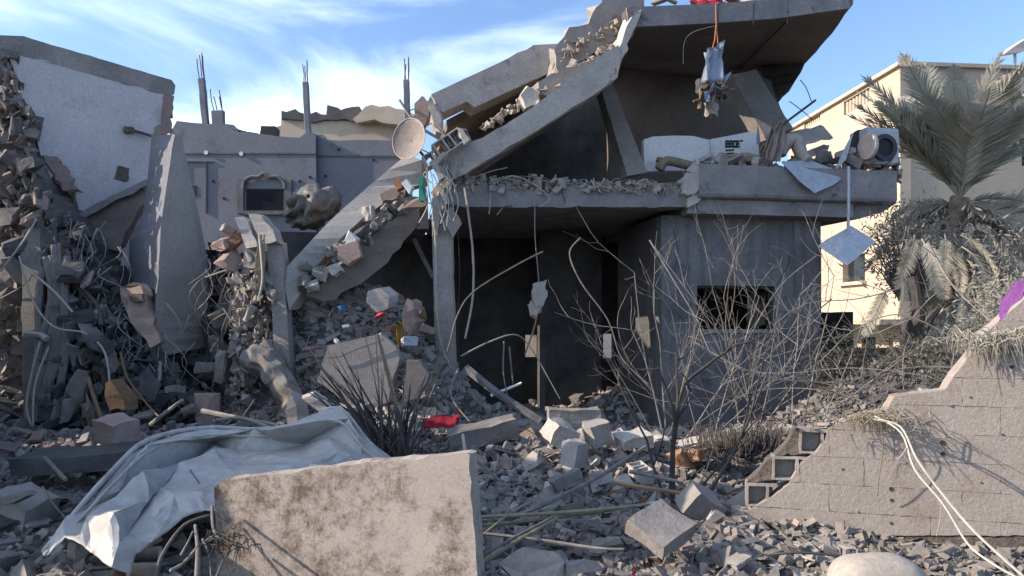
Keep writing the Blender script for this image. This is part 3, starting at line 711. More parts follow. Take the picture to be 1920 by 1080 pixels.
bm = tube_bm([P(236, 241, gd(236) - .05), P(262, 248, gd(262) - .08), P(288, 256, gd(288) - .12)], .025, 6); bm_add_box(bm, P(242, 244, gd(242) - .06), Vector((.06, 0, 0)), Vector((0, .04, 0)), Vector((0, 0, .045)))
mk('bracket', bm, 'mortar', gw)
poly('broken_plaster', PP([(80, 292), (100, 292), (126, 312), (140, 350), (150, 356), (130, 360), (112, 340), (96, 316)], lambda x: gd(x) - .06), gth * .4, 'pink', gw, rough=.03, step=.05, seed=6)
poly('broken_plaster', PP([(44, 186), (62, 205), (74, 232), (70, 262), (60, 258), (52, 225), (40, 210)], lambda x: gd(x) - .06), gth * .4, 'mortar', gw, rough=.03, step=.05, seed=7)

# tall leaning wedge of wall
lw = thing('leaning_wall', P(320, 650, 10), 'tall grey wall slab leaning upright like a sail, sunlit band near its top', 'wall slab')
Rg = [(328, 252, 10.0), (315, 330, 9.9), (302, 420, 9.8), (297, 520, 9.75), (290, 590, 9.7), (300, 668, 9.6)]
Rt = [(328, 252, 10.0), (345, 330, 10.1), (358, 380, 10.2), (375, 470, 10.35), (392, 590, 10.5), (386, 650, 10.5)]
Lf = [(284, 252, 10.6), (276, 345, 10.7), (268, 400, 10.8), (243, 450, 11.0), (240, 530, 11.0), (262, 590, 10.8), (285, 650, 10.6)]
poly('wall_face', PD(Rt + [(300, 668, 9.6)] + Rg[::-1][1:-1]), Vector((0, .2, 0)), 'beam', lw, rough=.003, step=.15, seed=3)
poly('wall_face', PD(Rg[:-1] + [(296, 668, 9.62)] + Lf[::-1]), Vector((0, .2, 0)), 'bluewall', lw, rough=.003, step=.15, seed=4)  # left face is darker blue-grey, its shade put into the colour
o = poly('fallen_slab', PD([(142, 408, 10.9), (275, 340, 11.2), (272, 352, 11.2), (274, 378, 11.1), (246, 420, 11.0), (222, 470, 10.9), (160, 450, 10.8)]), Vector((-.15, .5, .1)), 'ceil', rough=.02, step=.12, seed=5); tag(o, 'brownish slab hanging slanted between the white side wall and the leaning wall', 'slab')
o = poly('fallen_slab', PD([(138, 404, 10.8), (272, 336, 11.1), (276, 346, 11.1), (144, 416, 10.8)]), Vector((-.1, .3, .02)), 'edge', rough=.01, step=.12, seed=6); tag(o, 'thin grey slab edge along the top of the slanted brownish slab', 'slab')
o = poly('fallen_slab', PD([(225, 540, 9.7), (250, 530, 9.6), (266, 534, 9.6), (282, 580, 9.6), (302, 642, 9.5), (282, 652, 9.5), (252, 610, 9.6), (232, 570, 9.7)]), Vector((-.05, .25, .03)), 'pink', rough=.03, step=.1, seed=7); tag(o, 'pinkish plaster slab with a small square notch below the leaning wall', 'slab')
o = poly('socket_box', PD([(240, 551, 9.58), (266, 551, 9.57), (268, 566, 9.57), (244, 566, 9.58)]), Vector((0, .05, 0)), 'mortar', rough=.004, step=0); tag(o, 'dark square socket box set in the pinkish slab', 'socket')
# brown earthy back layer behind the holes
o = poly('broken_wall', PD([(150, 430, 11.6), (222, 440, 11.6), (250, 420, 11.6), (262, 560, 11.6), (240, 640, 11.4), (150, 640, 11.4), (120, 520, 11.6)]), Vector((0, .3, 0)), 'mortar', rough=.06, step=.1, seed=9, rings=4); tag(o, 'broken brown wall remnant seen between the left ruin and the leaning wall', 'wall remnant')

# ragged relief masses
def crag(name, outline, dfun, depth, relief, mat, label, cat, freq=1.6, step=.09, seed=0, parent=None, group=None):
    """A heap or torn wall: a grid over an outline, pushed in and out by faceted noise, closed at the back."""
    pts = PD([(x, y, dfun(x, y)) for x, y in outline])
    d0 = sum(p.y for p in pts) / len(pts)
    poly2 = [(x, y) for x, y in outline]
    def inside(x, y):
        c = False; n = len(poly2)
        for i in range(n):
            x1, y1 = poly2[i]; x2, y2 = poly2[i - 1]
            if (y1 > y) != (y2 > y) and x < (x2 - x1) * (y - y1) / (y2 - y1) + x1: c = not c
        return c
    st = step * F / d0
    xs_ = np.arange(min(x for x, y in outline) - st, max(x for x, y in outline) + st, st)
    ys_ = np.arange(min(y for x, y in outline) - st, max(y for x, y in outline) + st, st)
    bm = bmesh.new(); G = {}; B = {}
    def get(i, j):
        if (i, j) not in G:
            x, y = xs_[i], ys_[j]
            n_ = noise.noise_vector(Vector((x / 30, y / 30, seed))) * 5
            x += n_.x; y += n_.y
            p = P(x, y, dfun(x, y))
            c = noise.cell_vector(p * freq * 1.5 + Vector((seed * 7, 0, noise.noise(p * 3) * 1.2)))
            k = noise.noise(p * freq + Vector((seed, 3, 1))) + .5 * noise.noise(p * freq * 3.1) + (c[0] - .5) * .9
            q = p + Vector((0, -1, .15)) * (relief * k)
            G[i, j] = bm.verts.new(q); B[i, j] = bm.verts.new(p + Vector((0, depth, 0)) + noise.noise_vector(p * 2) * .1)
        return G[i, j], B[i, j]
    cells = set()
    for i in range(len(xs_) - 1):
        for j in range(len(ys_) - 1):
            if inside(xs_[i] + st / 2, ys_[j] + st / 2): cells.add((i, j))
    for (i, j) in cells:
        a, b, c, e = get(i, j), get(i + 1, j), get(i + 1, j + 1), get(i, j + 1)
        bm.faces.new((a[0], b[0], c[0], e[0])); bm.faces.new((e[1], c[1], b[1], a[1]))
        for (di, dj, u, v) in ((0, -1, b, a), (1, 0, c, b), (0, 1, e, c), (-1, 0, a, e)):
            if (i + di, j + dj) not in cells: bm.faces.new((u[0], v[0], v[1], u[1]))
    bmesh.ops.triangulate(bm, faces=bm.faces)
    o = mk(name, bm, mat, parent)
    if label: tag(o, label, cat, group)
    return o
crag('ruined_corner', [(-40, 84), (16, 84), (34, 118), (44, 190), (70, 215), (74, 280), (60, 300), (76, 316), (78, 360), (104, 378), (150, 420), (160, 470), (138, 500), (150, 540), (90, 560), (80, 470), (30, 470), (-40, 470)], lambda x, y: 10.4 + max(0, (300 - y)) * .002, .8, .34, 'conc', 'craggy torn corner of a collapsed building at the left edge', 'ruin', seed=2)
crag('ruined_corner', [(-40, 460), (40, 470), (46, 560), (60, 640), (50, 700), (60, 800), (-40, 810)], lambda x, y: 10.1, .6, .25, 'conc', 'lower stone and plaster pile of the torn corner at the left edge', 'ruin', seed=5)
crag('rubble_slope', [(100, 400), (150, 420), (175, 470), (210, 520), (235, 600), (290, 660), (330, 720), (390, 790), (60, 810), (80, 700), (90, 560), (78, 470)], lambda x, y: 10.6 - (y - 400) * .0025, .6, .45, 'concD', 'dark shredded slope of debris below the leaning wall', 'rubble slope', seed=9)
crag('rubble_slope', [(385, 480), (410, 460), (440, 500), (520, 560), (560, 600), (560, 790), (380, 800), (330, 720), (385, 650)], lambda x, y: 11.4 - (y - 400) * .003, .6, .45, 'concD', 'dark debris slope between the leaning wall and the grey column', 'rubble slope', seed=14)
crag('shredded_mass', [(446, 500), (485, 470), (510, 520), (512, 600), (520, 680), (500, 720), (455, 700), (440, 780), (428, 790), (436, 640), (430, 560)], lambda x, y: 9.5, .35, .2, 'conc', 'shredded concrete and wire mass hanging left of the grey column', 'debris mass', seed=21, freq=3, step=.05)
bm = tube_bm(smooth_path([P(470, 672, 9.2), P(500, 680, 9.1), P(525, 712, 9.0), P(548, 752, 8.9), P(548, 800, 8.9)]), .19, 10, r1=.13); roughen(bm, 2, .06, 6, 3)
o = mk('shredded_roll', bm, 'conc'); tag(o, 'rough shredded roll curling down beside the foot of the grey column', 'debris roll')
# narrow pier at the far left
o = poly('broken_pier', PD([(40, 432, 9.8), (76, 430, 9.8), (78, 520, 9.75), (72, 640, 9.7), (76, 700, 9.7), (72, 790, 9.6), (46, 790, 9.6), (40, 640, 9.7)]), Vector((0, .35, 0)), 'conc', rough=.02, step=.1, seed=3); tag(o, 'upright broken grey pier at the far left', 'pier')
bm = bmesh.new()
for k in range(9):
    x = 84 + k * 5 + R.uniform(-3, 3)
    tube_bm(smooth_path([P(x, 470 + R.uniform(-20, 40), 9.7), P(x + R.uniform(-10, 14), 560, 9.6), P(x + R.uniform(-16, 10), 660, 9.5), P(x - 30 + R.uniform(-14, 10), 790, 9.3)]), R.uniform(.02, .055), 6, bm)
roughen(bm, 1, .012, 9, 2); o = mk('shredded_strips', bm, 'conc'); tag(o, 'bundle of shredded grey strips hanging right of the far left pier', 'strips')

# grey column with sunlit plates on top
gc = thing('grey_column', P(530, 720, 9.2), 'leaning grey column topped by two sunlit broken plates', 'column')
poly('shaft', PD([(500, 448, 9.3), (527, 452, 9.3), (536, 580, 9.25), (548, 730, 9.2), (550, 800, 9.2), (520, 800, 9.2), (512, 620, 9.25)]), Vector((.0, .25, 0)), 'conc', gc, rough=.008, step=.2)
poly('plate', PD([(440, 408, 9.3), (456, 406, 9.35), (470, 430, 9.3), (482, 462, 9.2), (462, 466, 9.2), (452, 440, 9.25)]), Vector((.06, .12, -.02)), 'concL', gc, rough=.01, step=.08)
poly('plate', PD([(466, 400, 9.4), (491, 405, 9.4), (511, 430, 9.3), (518, 452, 9.2), (494, 457, 9.2), (476, 428, 9.3)]), Vector((.06, .12, -.02)), 'concL', gc, rough=.01, step=.08, seed=3)
poly('plate', PD([(458, 468, 9.25), (482, 464, 9.25), (484, 500, 9.2), (470, 505, 9.2), (456, 500, 9.25)]), Vector((.04, .12, 0)), 'conc', gc, rough=.01, step=.08, seed=5)
for k, (px, py, s, m, lab) in enumerate([(434, 492, .34, 'pink', 'brown lump hanging left of the sunlit plates'), (418, 458, .26, 'pink', 'pinkish broken lump at the end of the left debris'), (440, 455, .22, 'brick', 'reddish lump between the pinkish lumps'), (428, 432, .18, 'concL', 'small lit lump above the pinkish lumps')]):
    o = link_mesh('rubble_lump', CH[k + 6], P(px, py, 9.4), rot=rot_rand(R, 1), scale=s, mat=M[m]); tag(o, lab, 'rubble lump')
bm = bmesh.new()
for k in range(12):
    tube_bm(smooth_path([P(492 + R.uniform(-8, 6), 440, 9.15), P(488 + R.uniform(-12, 10), 500, 9.1), P(484 + R.uniform(-18, 14), 545 + R.uniform(-20, 30), 9.1)]), .008, 4, bm)
o = mk('hanging_fibres', bm, 'reed'); tag(o, 'bunch of pale fibres hanging down the left side of the grey column', 'fibres')

# crumpled round tank
bm = bmesh.new(); bmesh.ops.create_icosphere(bm, subdivisions=4, radius=1)
ct_ = P(586, 388, 10.6)
mt = Matrix.Rotation(rad(-28), 4, 'Y')
for v in bm.verts:
    n_ = v.co.normalized()
    cr_ = abs(noise.noise(n_ * 1.7 + Vector((11, 5, 8)))) * .9 + .05 * abs(noise.noise(n_ * 4))
    q = n_ * (1.05 - cr_); q = Vector((q.x * .44, q.y * .4, q.z * .31))
    v.co = ct_ + (mt @ q)
o = mk('crumpled_tank', bm, 'tank', smooth=True); tag(o, 'crumpled round water tank with sunlit dented top', 'water tank')
tank_o = o
for px, py in ((578, 367), (583, 402)):
    o = mk('hole', disc(P(px, py, 10.15), Vector((-.3, 1, -.2)), .025, .03), 'black', tank_o)

# long fallen beam and slab beneath the dish
o = poly('fallen_beam', PD([(762, 290, 10.4), (790, 300, 10.35), (792, 345, 10.3), (766, 352, 10.2), (690, 400, 9.9), (640, 446, 9.7), (602, 490, 9.6), (566, 524, 9.45), (566, 545, 9.4), (542, 582, 9.3), (534, 540, 9.3), (538, 500, 9.35), (620, 412, 9.8), (690, 350, 10.1)]), Vector((.05, .28, .02)), 'beam', rough=.003, step=.12, seed=5); tag(o, 'long flat beam slanting down from the satellite dish with a sunlit top edge', 'beam')
o = poly('fallen_panel', PD([(786, 392, 10.1), (787, 414, 10.05), (760, 452, 9.95), (727, 492, 9.8), (676, 532, 9.65), (604, 566, 9.45), (578, 556, 9.4), (600, 534, 9.45), (641, 502, 9.6), (670, 464, 9.7), (713, 427, 9.85), (758, 399, 10.05)]), Vector((.0, .9, .35)), 'ceil', rough=.02, step=.12, seed=6); tag(o, 'brown plastered slab lying slanted under the long fallen beam', 'slab')
# strut in the dark behind
o = mk('strut', beam_bm(P(776, 448, 10.9), P(812, 520, 10.9), .06, .06), 'edge'); tag(o, 'thin strut in the dark right of the brown slab', 'strut')

# satellite dish
sdh = thing('satellite_dish', P(770, 300, 9.7), 'round dusty pinkish satellite dish on the wreckage above the long beam', 'satellite dish')
bm = bmesh.new(); c = P(769, 262, 9.7); ax = Vector((-.42, -.9, .12)).normalized(); a = ax.cross(Vector((0, 0, 1))).normalized(); b = a.cross(ax)
prev = None; rings = []
for r_ in np.linspace(.001, .272, 9):
    ring = [bm.verts.new(c + ax * (.9 * r_ * r_ - .03) + (a * math.cos(2 * math.pi * k / 40) * .9 + b * math.sin(2 * math.pi * k / 40)) * r_ + noise.noise_vector(Vector((r_ * 9, k, 0))) * .003) for k in range(40)]
    rings.append(ring)
for A, B_ in zip(rings, rings[1:]):
    for k in range(40): bm.faces.new((A[k], A[(k + 1) % 40], B_[(k + 1) % 40], B_[k]))
bmesh.ops.solidify(bm, geom=bm.faces[:], thickness=.008)
mk('reflector', bm, 'dish', sdh, smooth=True)
bm = bmesh.new(); n = 40
pts_ = [c + ax * (.9 * .0745 - .03) + (a * math.cos(2 * math.pi * k / n) * .9 + b * math.sin(2 * math.pi * k / n)) * .273 for k in range(n + 1)]
mk('rim', tube_bm(pts_, .007, 5), 'dish', sdh)
mk('bracket', tube_bm([c - ax * .04, P(800, 300, 9.95)], .02, 6), 'metalD', sdh)

# honeycomb blocks and shards between dish and slab
for k, (px, py, dd, s, m, rz, lab) in enumerate([
    (842, 272, 9.8, .42, 'concL', -.5, 'hollow block with dark cells right of the satellite dish'), (818, 296, 9.75, .34, 'concL', -.6, 'second hollow block just below the first beside the dish'),
    (858, 262, 9.85, .3, 'conc', -.5, 'hollow block fragment against the leaning slab end')]):
    o = link_mesh('hollow_block', CB[k], P(px, py, dd), rot=Euler((1.4, -.62 + .1 * k, .2)), scale=s, mat=M[m]); tag(o, lab, 'hollow block')
SH = [([(855, 240), (864, 240), (880, 262), (872, 270)], 9.7, 'concL', 'lit narrow shard standing on the hollow blocks'),
      ([(803, 306), (832, 284), (836, 290), (812, 316)], 9.65, 'concL', 'lit flat shard pointing up left of the slab end'),
      ([(812, 312), (820, 308), (830, 334), (822, 340)], 9.65, 'concL', 'lit slanted shard under the slab end'),
      ([(776, 196), (792, 180), (806, 196), (802, 226), (790, 244), (778, 226)], 10.2, 'pink', 'tall sunlit lump above the satellite dish'),
      ([(802, 188), (812, 194), (826, 216), (830, 246), (814, 236)], 10.1, 'concL', 'pale broken edge piece right of the tall sunlit lump'),
      ([(736, 340), (744, 330), (752, 336), (754, 352), (742, 356)], 9.6, 'brick', 'orange brick fragment under the dish'),
      ([(752, 342), (762, 336), (772, 350), (766, 362)], 9.6, 'whiteC', 'white scrap beside the green tube'),
      ([(784, 330), (792, 330), (795, 374), (786, 376)], 9.55, 'green', 'green tube hanging below the dish'),
      ([(712, 362), (736, 352), (748, 360), (744, 372), (716, 378)], 9.7, 'pink', 'peach coloured scrap on the brown slab'),
      ([(655, 436), (668, 446), (664, 460), (648, 452)], 9.5, 'whiteC', 'white scrap half way down the long beam'),
      ([(612, 500), (626, 494), (640, 508), (622, 516)], 9.4, 'concL', 'pale rounded lump low between beam and brown slab'),
      ([(634, 462), (668, 452), (676, 480), (652, 498), (632, 486)], 9.5, 'pink', 'brown plaster flake on the brown slab')]
for k, (pp, dd, m, lab) in enumerate(SH):
    o = poly('shard', PP(pp, dd), Vector((.02, .12, 0)), m, rough=.012, step=.06, seed=k + 30); tag(o, lab, 'shard')
rs = random.Random(44)
for k in range(52):
    t = rs.random(); px = 572 + (762 - 572) * t + rs.gauss(0, 9); py = 530 - (530 - 372) * t + rs.gauss(0, 10); dd = 9.35 + .75 * t
    s = rs.uniform(.08, .22)
    o = link_mesh('beam_rubble', rs.choice(CH + PL), P(px, py, dd), rot=rot_rand(rs, 1.5), scale=s, mat=M[rs.choice(['conc', 'concL', 'conc', 'pink', 'concD'])])
    tag(o, 'rubble lump wedged between the long fallen beam and the brown slab', 'rubble', 'rubble wedged under the long fallen beam')
bm = bmesh.new()
for k in range(26):
    x = rs.uniform(795, 850); y = rs.uniform(300, 370)
    tube_bm(smooth_path([P(x, y, 9.75), P(x + rs.uniform(-14, 14), y + rs.uniform(8, 40), 9.7), P(x + rs.uniform(-20, 20), y + rs.uniform(20, 80), 9.7)]), .007, 4, bm)
o = mk('tangled_wires', bm, 'rope'); tag(o, 'tangle of pale wires and fibres where the fallen slabs meet the front column', 'wires')
o = mk('dark_rod', tube_bm([P(749, 188, 10.2), P(780, 235, 10.0), P(826, 262, 9.9)], .02, 6), 'metalD'); tag(o, 'dark rod crossing behind the dish', 'rod')

# ------------------------------------------------------------------ background buildings
bb = thing('grey_building', (-5.5, 16, 0), 'blue grey rendered two storey building with an arched window', 'building')
def fb(bm, x0, y0, x1, y1, d, th): return bm_add_box(bm, (P(x0, y0, d) + P(x1, y1, d)) / 2 + Vector((0, th / 2, 0)), Vector(((x1 - x0) / F * d / 2, 0, 0)), Vector((0, th / 2, 0)), Vector((0, 0, (y1 - y0) / F * d / 2)))
DB = 16.0
poly('wall', PP([(318, 300), (318, 250), (330, 228), (420, 234), (440, 246), (500, 252), (520, 256), (560, 258), (574, 248), (592, 250), (592, 350), (592, 740), (318, 740)], DB), Vector((0, .3, 0)), 'bluewall', bb, rough=.015, step=.3)
poly('wall', PP([(593, 252), (606, 254), (612, 262), (770, 263), (770, 740), (593, 740)], DB + .15), Vector((0, .3, 0)), 'bluewall', bb, rough=.012, step=.3, seed=3)
bm = bmesh.new(); fb(bm, 318, 286, 592, 289, DB - .02, .05); fb(bm, 593, 291, 770, 294, DB + .13, .05); mk('string_course', bm, 'concD', bb)
wnd = []
bm = bmesh.new(); fb(bm, 462, 354, 531, 394, DB - .012, .1); pane = mk('window', bm, 'glass', bb)
bm = bmesh.new()
fb(bm, 444, 336, 456, 400, DB - .06, .06); fb(bm, 534, 336, 546, 400, DB - .06, .06); fb(bm, 456, 395, 534, 402, DB - .09, .09)
mk('frame', bm, 'facade', pane)
bm = bmesh.new()
tube_bm(smooth_path([P(456, 354, DB - .05), P(458, 340, DB - .05), P(472, 332, DB - .05), P(484, 332, DB - .05), P(494, 326, DB - .05), P(506, 332, DB - .05), P(520, 332, DB - .05), P(532, 341, DB - .05), P(534, 354, DB - .05)]), .04, 6, bm)
mk('arch', bm, 'facade', pane)
bm = bmesh.new(); fb(bm, 340, 302, 400, 304, DB - .03, .05); fb(bm, 340, 304, 342, 390, DB - .03, .05); fb(bm, 385, 304, 387, 400, DB - .03, .05); mk('door_frame', bm, 'concD', bb)
bm = bmesh.new(); fb(bm, 352, 348, 368, 368, DB - .012, .05); mk('vent', bm, 'black', bb)
for px, py, r_ in ((452, 288, .03), (386, 286, .03)): mk('bullet_hole', disc(P(px, py, DB - .045), Vector((0, 1, 0)), .045, .02, 10), 'whiteC', bb)
for px, py in ((581, 332), (562, 340), (400, 340), (420, 372), (635, 280), (672, 292), (610, 330), (700, 300)): mk('bullet_hole', disc(P(px, py, (DB if px < 592 else DB + .15) - .012), Vector((0, 1, 0)), .035, .02, 8), 'black', bb)
for k, (x0, y0, x1, y1, w, rb_, lab) in enumerate([(387, 240, 378, 148, .13, (373, 100), 'tilted thin concrete post with rebar, leftmost on the grey roof'), (411, 248, 409, 208, .26, (402, 168), 'short wide concrete post stub with rebar on the grey roof'),
      (578, 250, 573, 155, .12, (571, 110), 'straight thin concrete post with rebar in the middle of the roofline'), (765, 262, 762, 150, .12, (762, 106), 'concrete post with rebar just above the satellite dish')]):
    t_ = thing('rebar_post', P(x0, y0, DB + .3), lab, 'post', 'concrete posts with rebar on the grey roof')
    mk('post', beam_bm(P(x0, y0 + 4, DB + .3), P(x1, y1, DB + .3), w, .14, up=Vector((0, 1, 0)), rough=.01), 'bluewall', t_)
    for q in range(4):
        dx = (-.4, .4, -.2, .25)[q] * w * .8
        p0 = P(x1, y1 + 3, DB + .3) + Vector((dx, .04 * q, 0)); p1 = P(rb_[0], rb_[1] + R.uniform(-3, 12), DB + .3) + Vector((dx * 1.1, .04 * q, 0))
        mk('rebar', tube_bm([p0, p0.lerp(p1, .5) + Vector((R.uniform(-.02, .02), 0, 0)), p1], .011, 5), 'rebar', t_)
o = poly('roof_wreckage', PP([(418, 232), (426, 232), (445, 240), (455, 250), (424, 250)], DB + .2), Vector((0, .2, 0)), 'bluewall', rough=.02, step=.1); tag(o, 'small broken parapet piece beside the post stub', 'parapet piece')
o = poly('roof_wreckage', PP([(446, 242), (480, 250), (500, 257), (446, 252)], DB + .2), Vector((0, .3, 0)), 'metalD', rough=.01, step=.2); tag(o, 'dark bent strip on the grey roof left of the roof tank', 'metal strip')
bm = bmesh.new(); fb(bm, 488, 236, 515, 262, 17.5, .35); roughen(bm, 3, .03, 3); o = mk('roof_tank', bm, 'black'); tag(o, 'small black roof water tank on the grey building', 'water tank')
tb = thing('tan_building', (-6, 22, 0), 'sunlit tan building with a torn tiled roof behind the grey building', 'building')
poly('wall', PP([(527, 222), (600, 224), (756, 232), (756, 400), (527, 400)], 22), Vector((0, 2, 0)), 'tan', tb, rough=.02, step=.5)
poly('roof_edge', PP([(527, 208), (560, 210), (578, 214), (600, 212), (612, 216), (614, 196), (630, 200), (640, 206), (660, 200), (672, 204), (676, 216), (660, 222), (600, 226), (527, 222)], 21.9), Vector((0, 2, 0)), 'concD', tb, rough=.05, step=.15)
poly('roof_edge', PP([(660, 224), (680, 204), (696, 196), (760, 206), (780, 216), (756, 234), (700, 228)], 21.6), Vector((0, 2, .1)), 'tan', tb, rough=.04, step=.2)
poly('side_wall', PP([(514, 240), (527, 234), (527, 262), (514, 262)], 22.3), Vector((0, .5, 0)), 'pink', tb, rough=.02, step=.3)

# right hand tan building
MC = Vector((P(1688, 600, 20).x, 20, 0)); ML = Vector((P(1478, 600, 27).x, 27, 0)); MR = Vector((P(2100, 600, 20.6).x, 20.6, 0))
mb = thing('stone_building', MC, 'tan stone building with sunlit left side and balustraded parapet', 'building')
zT = CZ + 477 / F * 20
dl = (ML - MC).normalized(); LL = (ML - MC).length; dn = Vector((-dl.y, dl.x, 0)); dn = dn if dn.x > 0 else -dn
dr = (MR - MC).normalized(); RL = (MR - MC).length; dn2 = Vector((-dr.y, dr.x, 0)); dn2 = dn2 if dn2.y > 0 else -dn2
def mwall(org, d_, n_, s0, s1, z0, z1, holes, th):
    """Wall panels around rectangular holes; s along the wall."""
    bm = bmesh.new(); us = sorted({s0, s1, *[h[0] for h in holes], *[h[1] for h in holes]})
    def bx(a, b, c, e): bm_add_box(bm, org + d_ * (a + b) / 2 + n_ * th / 2 + Vector((0, 0, (c + e) / 2)), d_ * (b - a) / 2, n_ * th / 2, Vector((0, 0, (e - c) / 2)))
    for a, b in zip(us, us[1:]):
        zz = z0
        for h in sorted((h for h in holes if h[0] <= a + 1e-6 and h[1] >= b - 1e-6), key=lambda h: h[2]):
            if h[2] > zz: bx(a, b, zz, h[2])
            zz = h[3]
        if z1 > zz: bx(a, b, zz, z1)
    bmesh.ops.remove_doubles(bm, verts=bm.verts, dist=1e-4)
    return bm
def sl(px):                                       # distance along the left face of column px
    d_ = line_d(px, (MC.x, MC.y), (ML.x, ML.y)); return (Vector(((px - 960) / F * d_, d_, 0)) - MC).length
def zl(px, py): d_ = line_d(px, (MC.x, MC.y), (ML.x, ML.y)); return CZ + (HY - py) / F * d_
par1 = (sl(1631), sl(1582), zl(1605, 205), zl(1605, 178)); par2 = (sl(1538), sl(1508), zl(1520, 236), zl(1520, 222))
win1 = (sl(1622), sl(1580), zl(1600, 528), zl(1600, 478))
mk('wall', mwall(MC, dl, dn, 0, LL, 1.62, zT, [par1, par2, win1], .3), 'tan', mb)
mk('wall', mwall(MC + dr * .3 + Vector((0, .012, 0)), dr, dn2, 0, RL, 1.62, zT - .012, [(3.2, 3.95, 5.8, 6.35)], .3), 'tan', mb)
bm = bmesh.new(); bm_add_box(bm, MC + dl * LL / 2 + dn * .1 + Vector((0, 0, zT + .03)), dl * (LL / 2 + .1), dn * .22, Vector((0, 0, .05))); bm_add_box(bm, MC + dr * RL / 2 + dn2 * .1 + Vector((0, 0, zT + .031)), dr * (RL / 2 + .1), dn2 * .22, Vector((0, 0, .05))); mk('coping', bm, 'tan', mb)
for hs in (par1, par2):
    n_ = 8
    for k in range(n_):
        s = hs[0] + (hs[1] - hs[0]) * (k + .5) / n_
        c0 = MC + dl * s + dn * .1
        bm = tube_bm([c0 + Vector((0, 0, hs[2])), c0 + Vector((0, 0, hs[2] * .7 + hs[3] * .3)), c0 + Vector((0, 0, hs[3]))], .06, 6)
        mk('baluster', bm, 'tan', mb)
bm = bmesh.new(); bm_add_box(bm, MC + dl * (win1[0] + win1[1]) / 2 + dn * .2 + Vector((0, 0, (win1[2] + win1[3]) / 2)), dl * (win1[1] - win1[0]) / 2, dn * .02, Vector((0, 0, (win1[3] - win1[2]) / 2)))
w1 = mk('window', bm, 'glass', mb)
bm = bmesh.new(); bm_add_box(bm, MC + dl * (win1[0] + win1[1]) / 2 - dn * .04 + Vector((0, 0, win1[2] - .06)), dl * ((win1[1] - win1[0]) / 2 + .1), dn * .1, Vector((0, 0, .05))); mk('sill', bm, 'tan', w1)
bm = bmesh.new(); bm_add_box(bm, MC + dr * 3.87 + dn2 * .2 + Vector((0, 0, 6.07)), dr * .4, dn2 * .02, Vector((0, 0, .3))); w2 = mk('window', bm, 'glass', mb)
bm = bmesh.new()
tube_bm([MC + dr * (3.87 + .42 * math.cos(t)) - dn2 * .03 + Vector((0, 0, 6.33 + .2 * math.sin(t))) for t in np.linspace(0, math.pi, 9)], .05, 5, bm); mk('arch', bm, 'tan', w2)
for k in range(5):                                    # balusters on the right face
    c0 = MC + dr * (2.35 + k * .28) - dn2 * .03
    mk('baluster', tube_bm([c0 + Vector((0, 0, zT - .75)), c0 + Vector((0, 0, zT - .5)), c0 + Vector((0, 0, zT - .2))], .07, 6, r1=.04), 'white', mb)
bm = bmesh.new(); bm_add_box(bm, MC + dl * LL / 2 - dn * .25 + Vector((0, 0, 1.55)), dl * (LL / 2 + .3), dn * .5, Vector((0, 0, .07))); mk('ledge', bm, 'tan', mb)
mk('ground_floor', mwall(MC + dl * .3 + dn * .5, dl, dn, -.6, LL, -.5, 1.48, [(.2, 1.1, -.5, 1.1), (1.8, 2.6, .2, 1.1)], .3), 'tan', mb)
bm = bmesh.new(); bm_add_box(bm, MC + dl * .95 + dn * .62 + Vector((0, 0, .4)), dl * .45, dn * .03, Vector((0, 0, .7))); mk('door', bm, 'orangeP', mb)
bm = bmesh.new(); bm_add_box(bm, MC + dl * 2.5 + dn * .62 + Vector((0, 0, .65)), dl * .4, dn * .03, Vector((0, 0, .45))); mk('window', bm, 'glass', mb)
mk('wall', mwall(MC + dr * .3 + dn2 * .5, dr, dn2, 0, RL, -.5, 1.61, [], .3), 'tan', mb)
bm = bmesh.new(); bm_add_box(bm, MC + dl * LL / 2 + dr * RL / 2 + Vector((0, 0, zT - .9)), dl * (LL / 2 - .35), dr * (RL / 2 - .2), Vector((0, 0, .1))); mk('roof', bm, 'conc', mb)
um = thing('roof_canopy', P(1900, 130, 20), 'pinkish canopy on a pole at the right edge of the roof', 'canopy')
mk('pole', tube_bm([P(1903, 132, 20.9), P(1903, 98, 20.9)], .04, 6), 'metal', um)
poly('canopy', PD([(1882, 102, 20.5), (1900, 88, 20.8), (1925, 72, 21), (1940, 88, 21), (1915, 98, 20.8)]), Vector((0, .3, .04)), 'cloth', um, rough=.01, step=.4)
# dark shed and low dark wall by the ruined house's right corner
bm = bmesh.new(); wbox(bm, P(1536, 0, 13).x, P(1600, 0, 13).x, 13, 14, -.2, P(0, 585, 13).z); roughen(bm, 3, .02, 3); o = mk('dark_shed', bm, 'plasterD'); tag(o, 'dark boxy shed between the ruined house and the tan building', 'shed')
bm = bmesh.new(); wbox(bm, P(1590, 0, 13.5).x, P(1960, 0, 13.5).x, 13.4, 13.7, -.2, P(0, 652, 13.5).z); roughen(bm, 5, .05, 2); o = mk('low_wall', bm, 'concD'); tag(o, 'low dark wall behind the bushes on the right', 'wall')
bm = bmesh.new(); wbox(bm, -9, 1, 24, 24.3, -.2, 3); o = mk('garden_wall', bm, 'tan'); tag(o, 'tan wall seen through the rear openings of the dark room', 'wall')

# ------------------------------------------------------------------ foreground: fallen panel with brown stains
od = lambda px: line_d(px, (P(402, 0, 4.7).x, 4.7), (P(880, 0, 4.13).x, 4.13))
o = poly('fallen_panel', PP([(402, 914), (420, 902), (460, 895), (560, 884), (640, 872), (760, 862), (872, 851), (880, 853), (884, 930), (890, 1000), (898, 1130), (640, 1150), (410, 1150), (404, 1000)], od), Vector((.035, .13, .0)), 'slabO', rough=.006, step=.06, seed=3); tag(o, 'upright tan concrete panel with brown stains in the front', 'concrete panel')

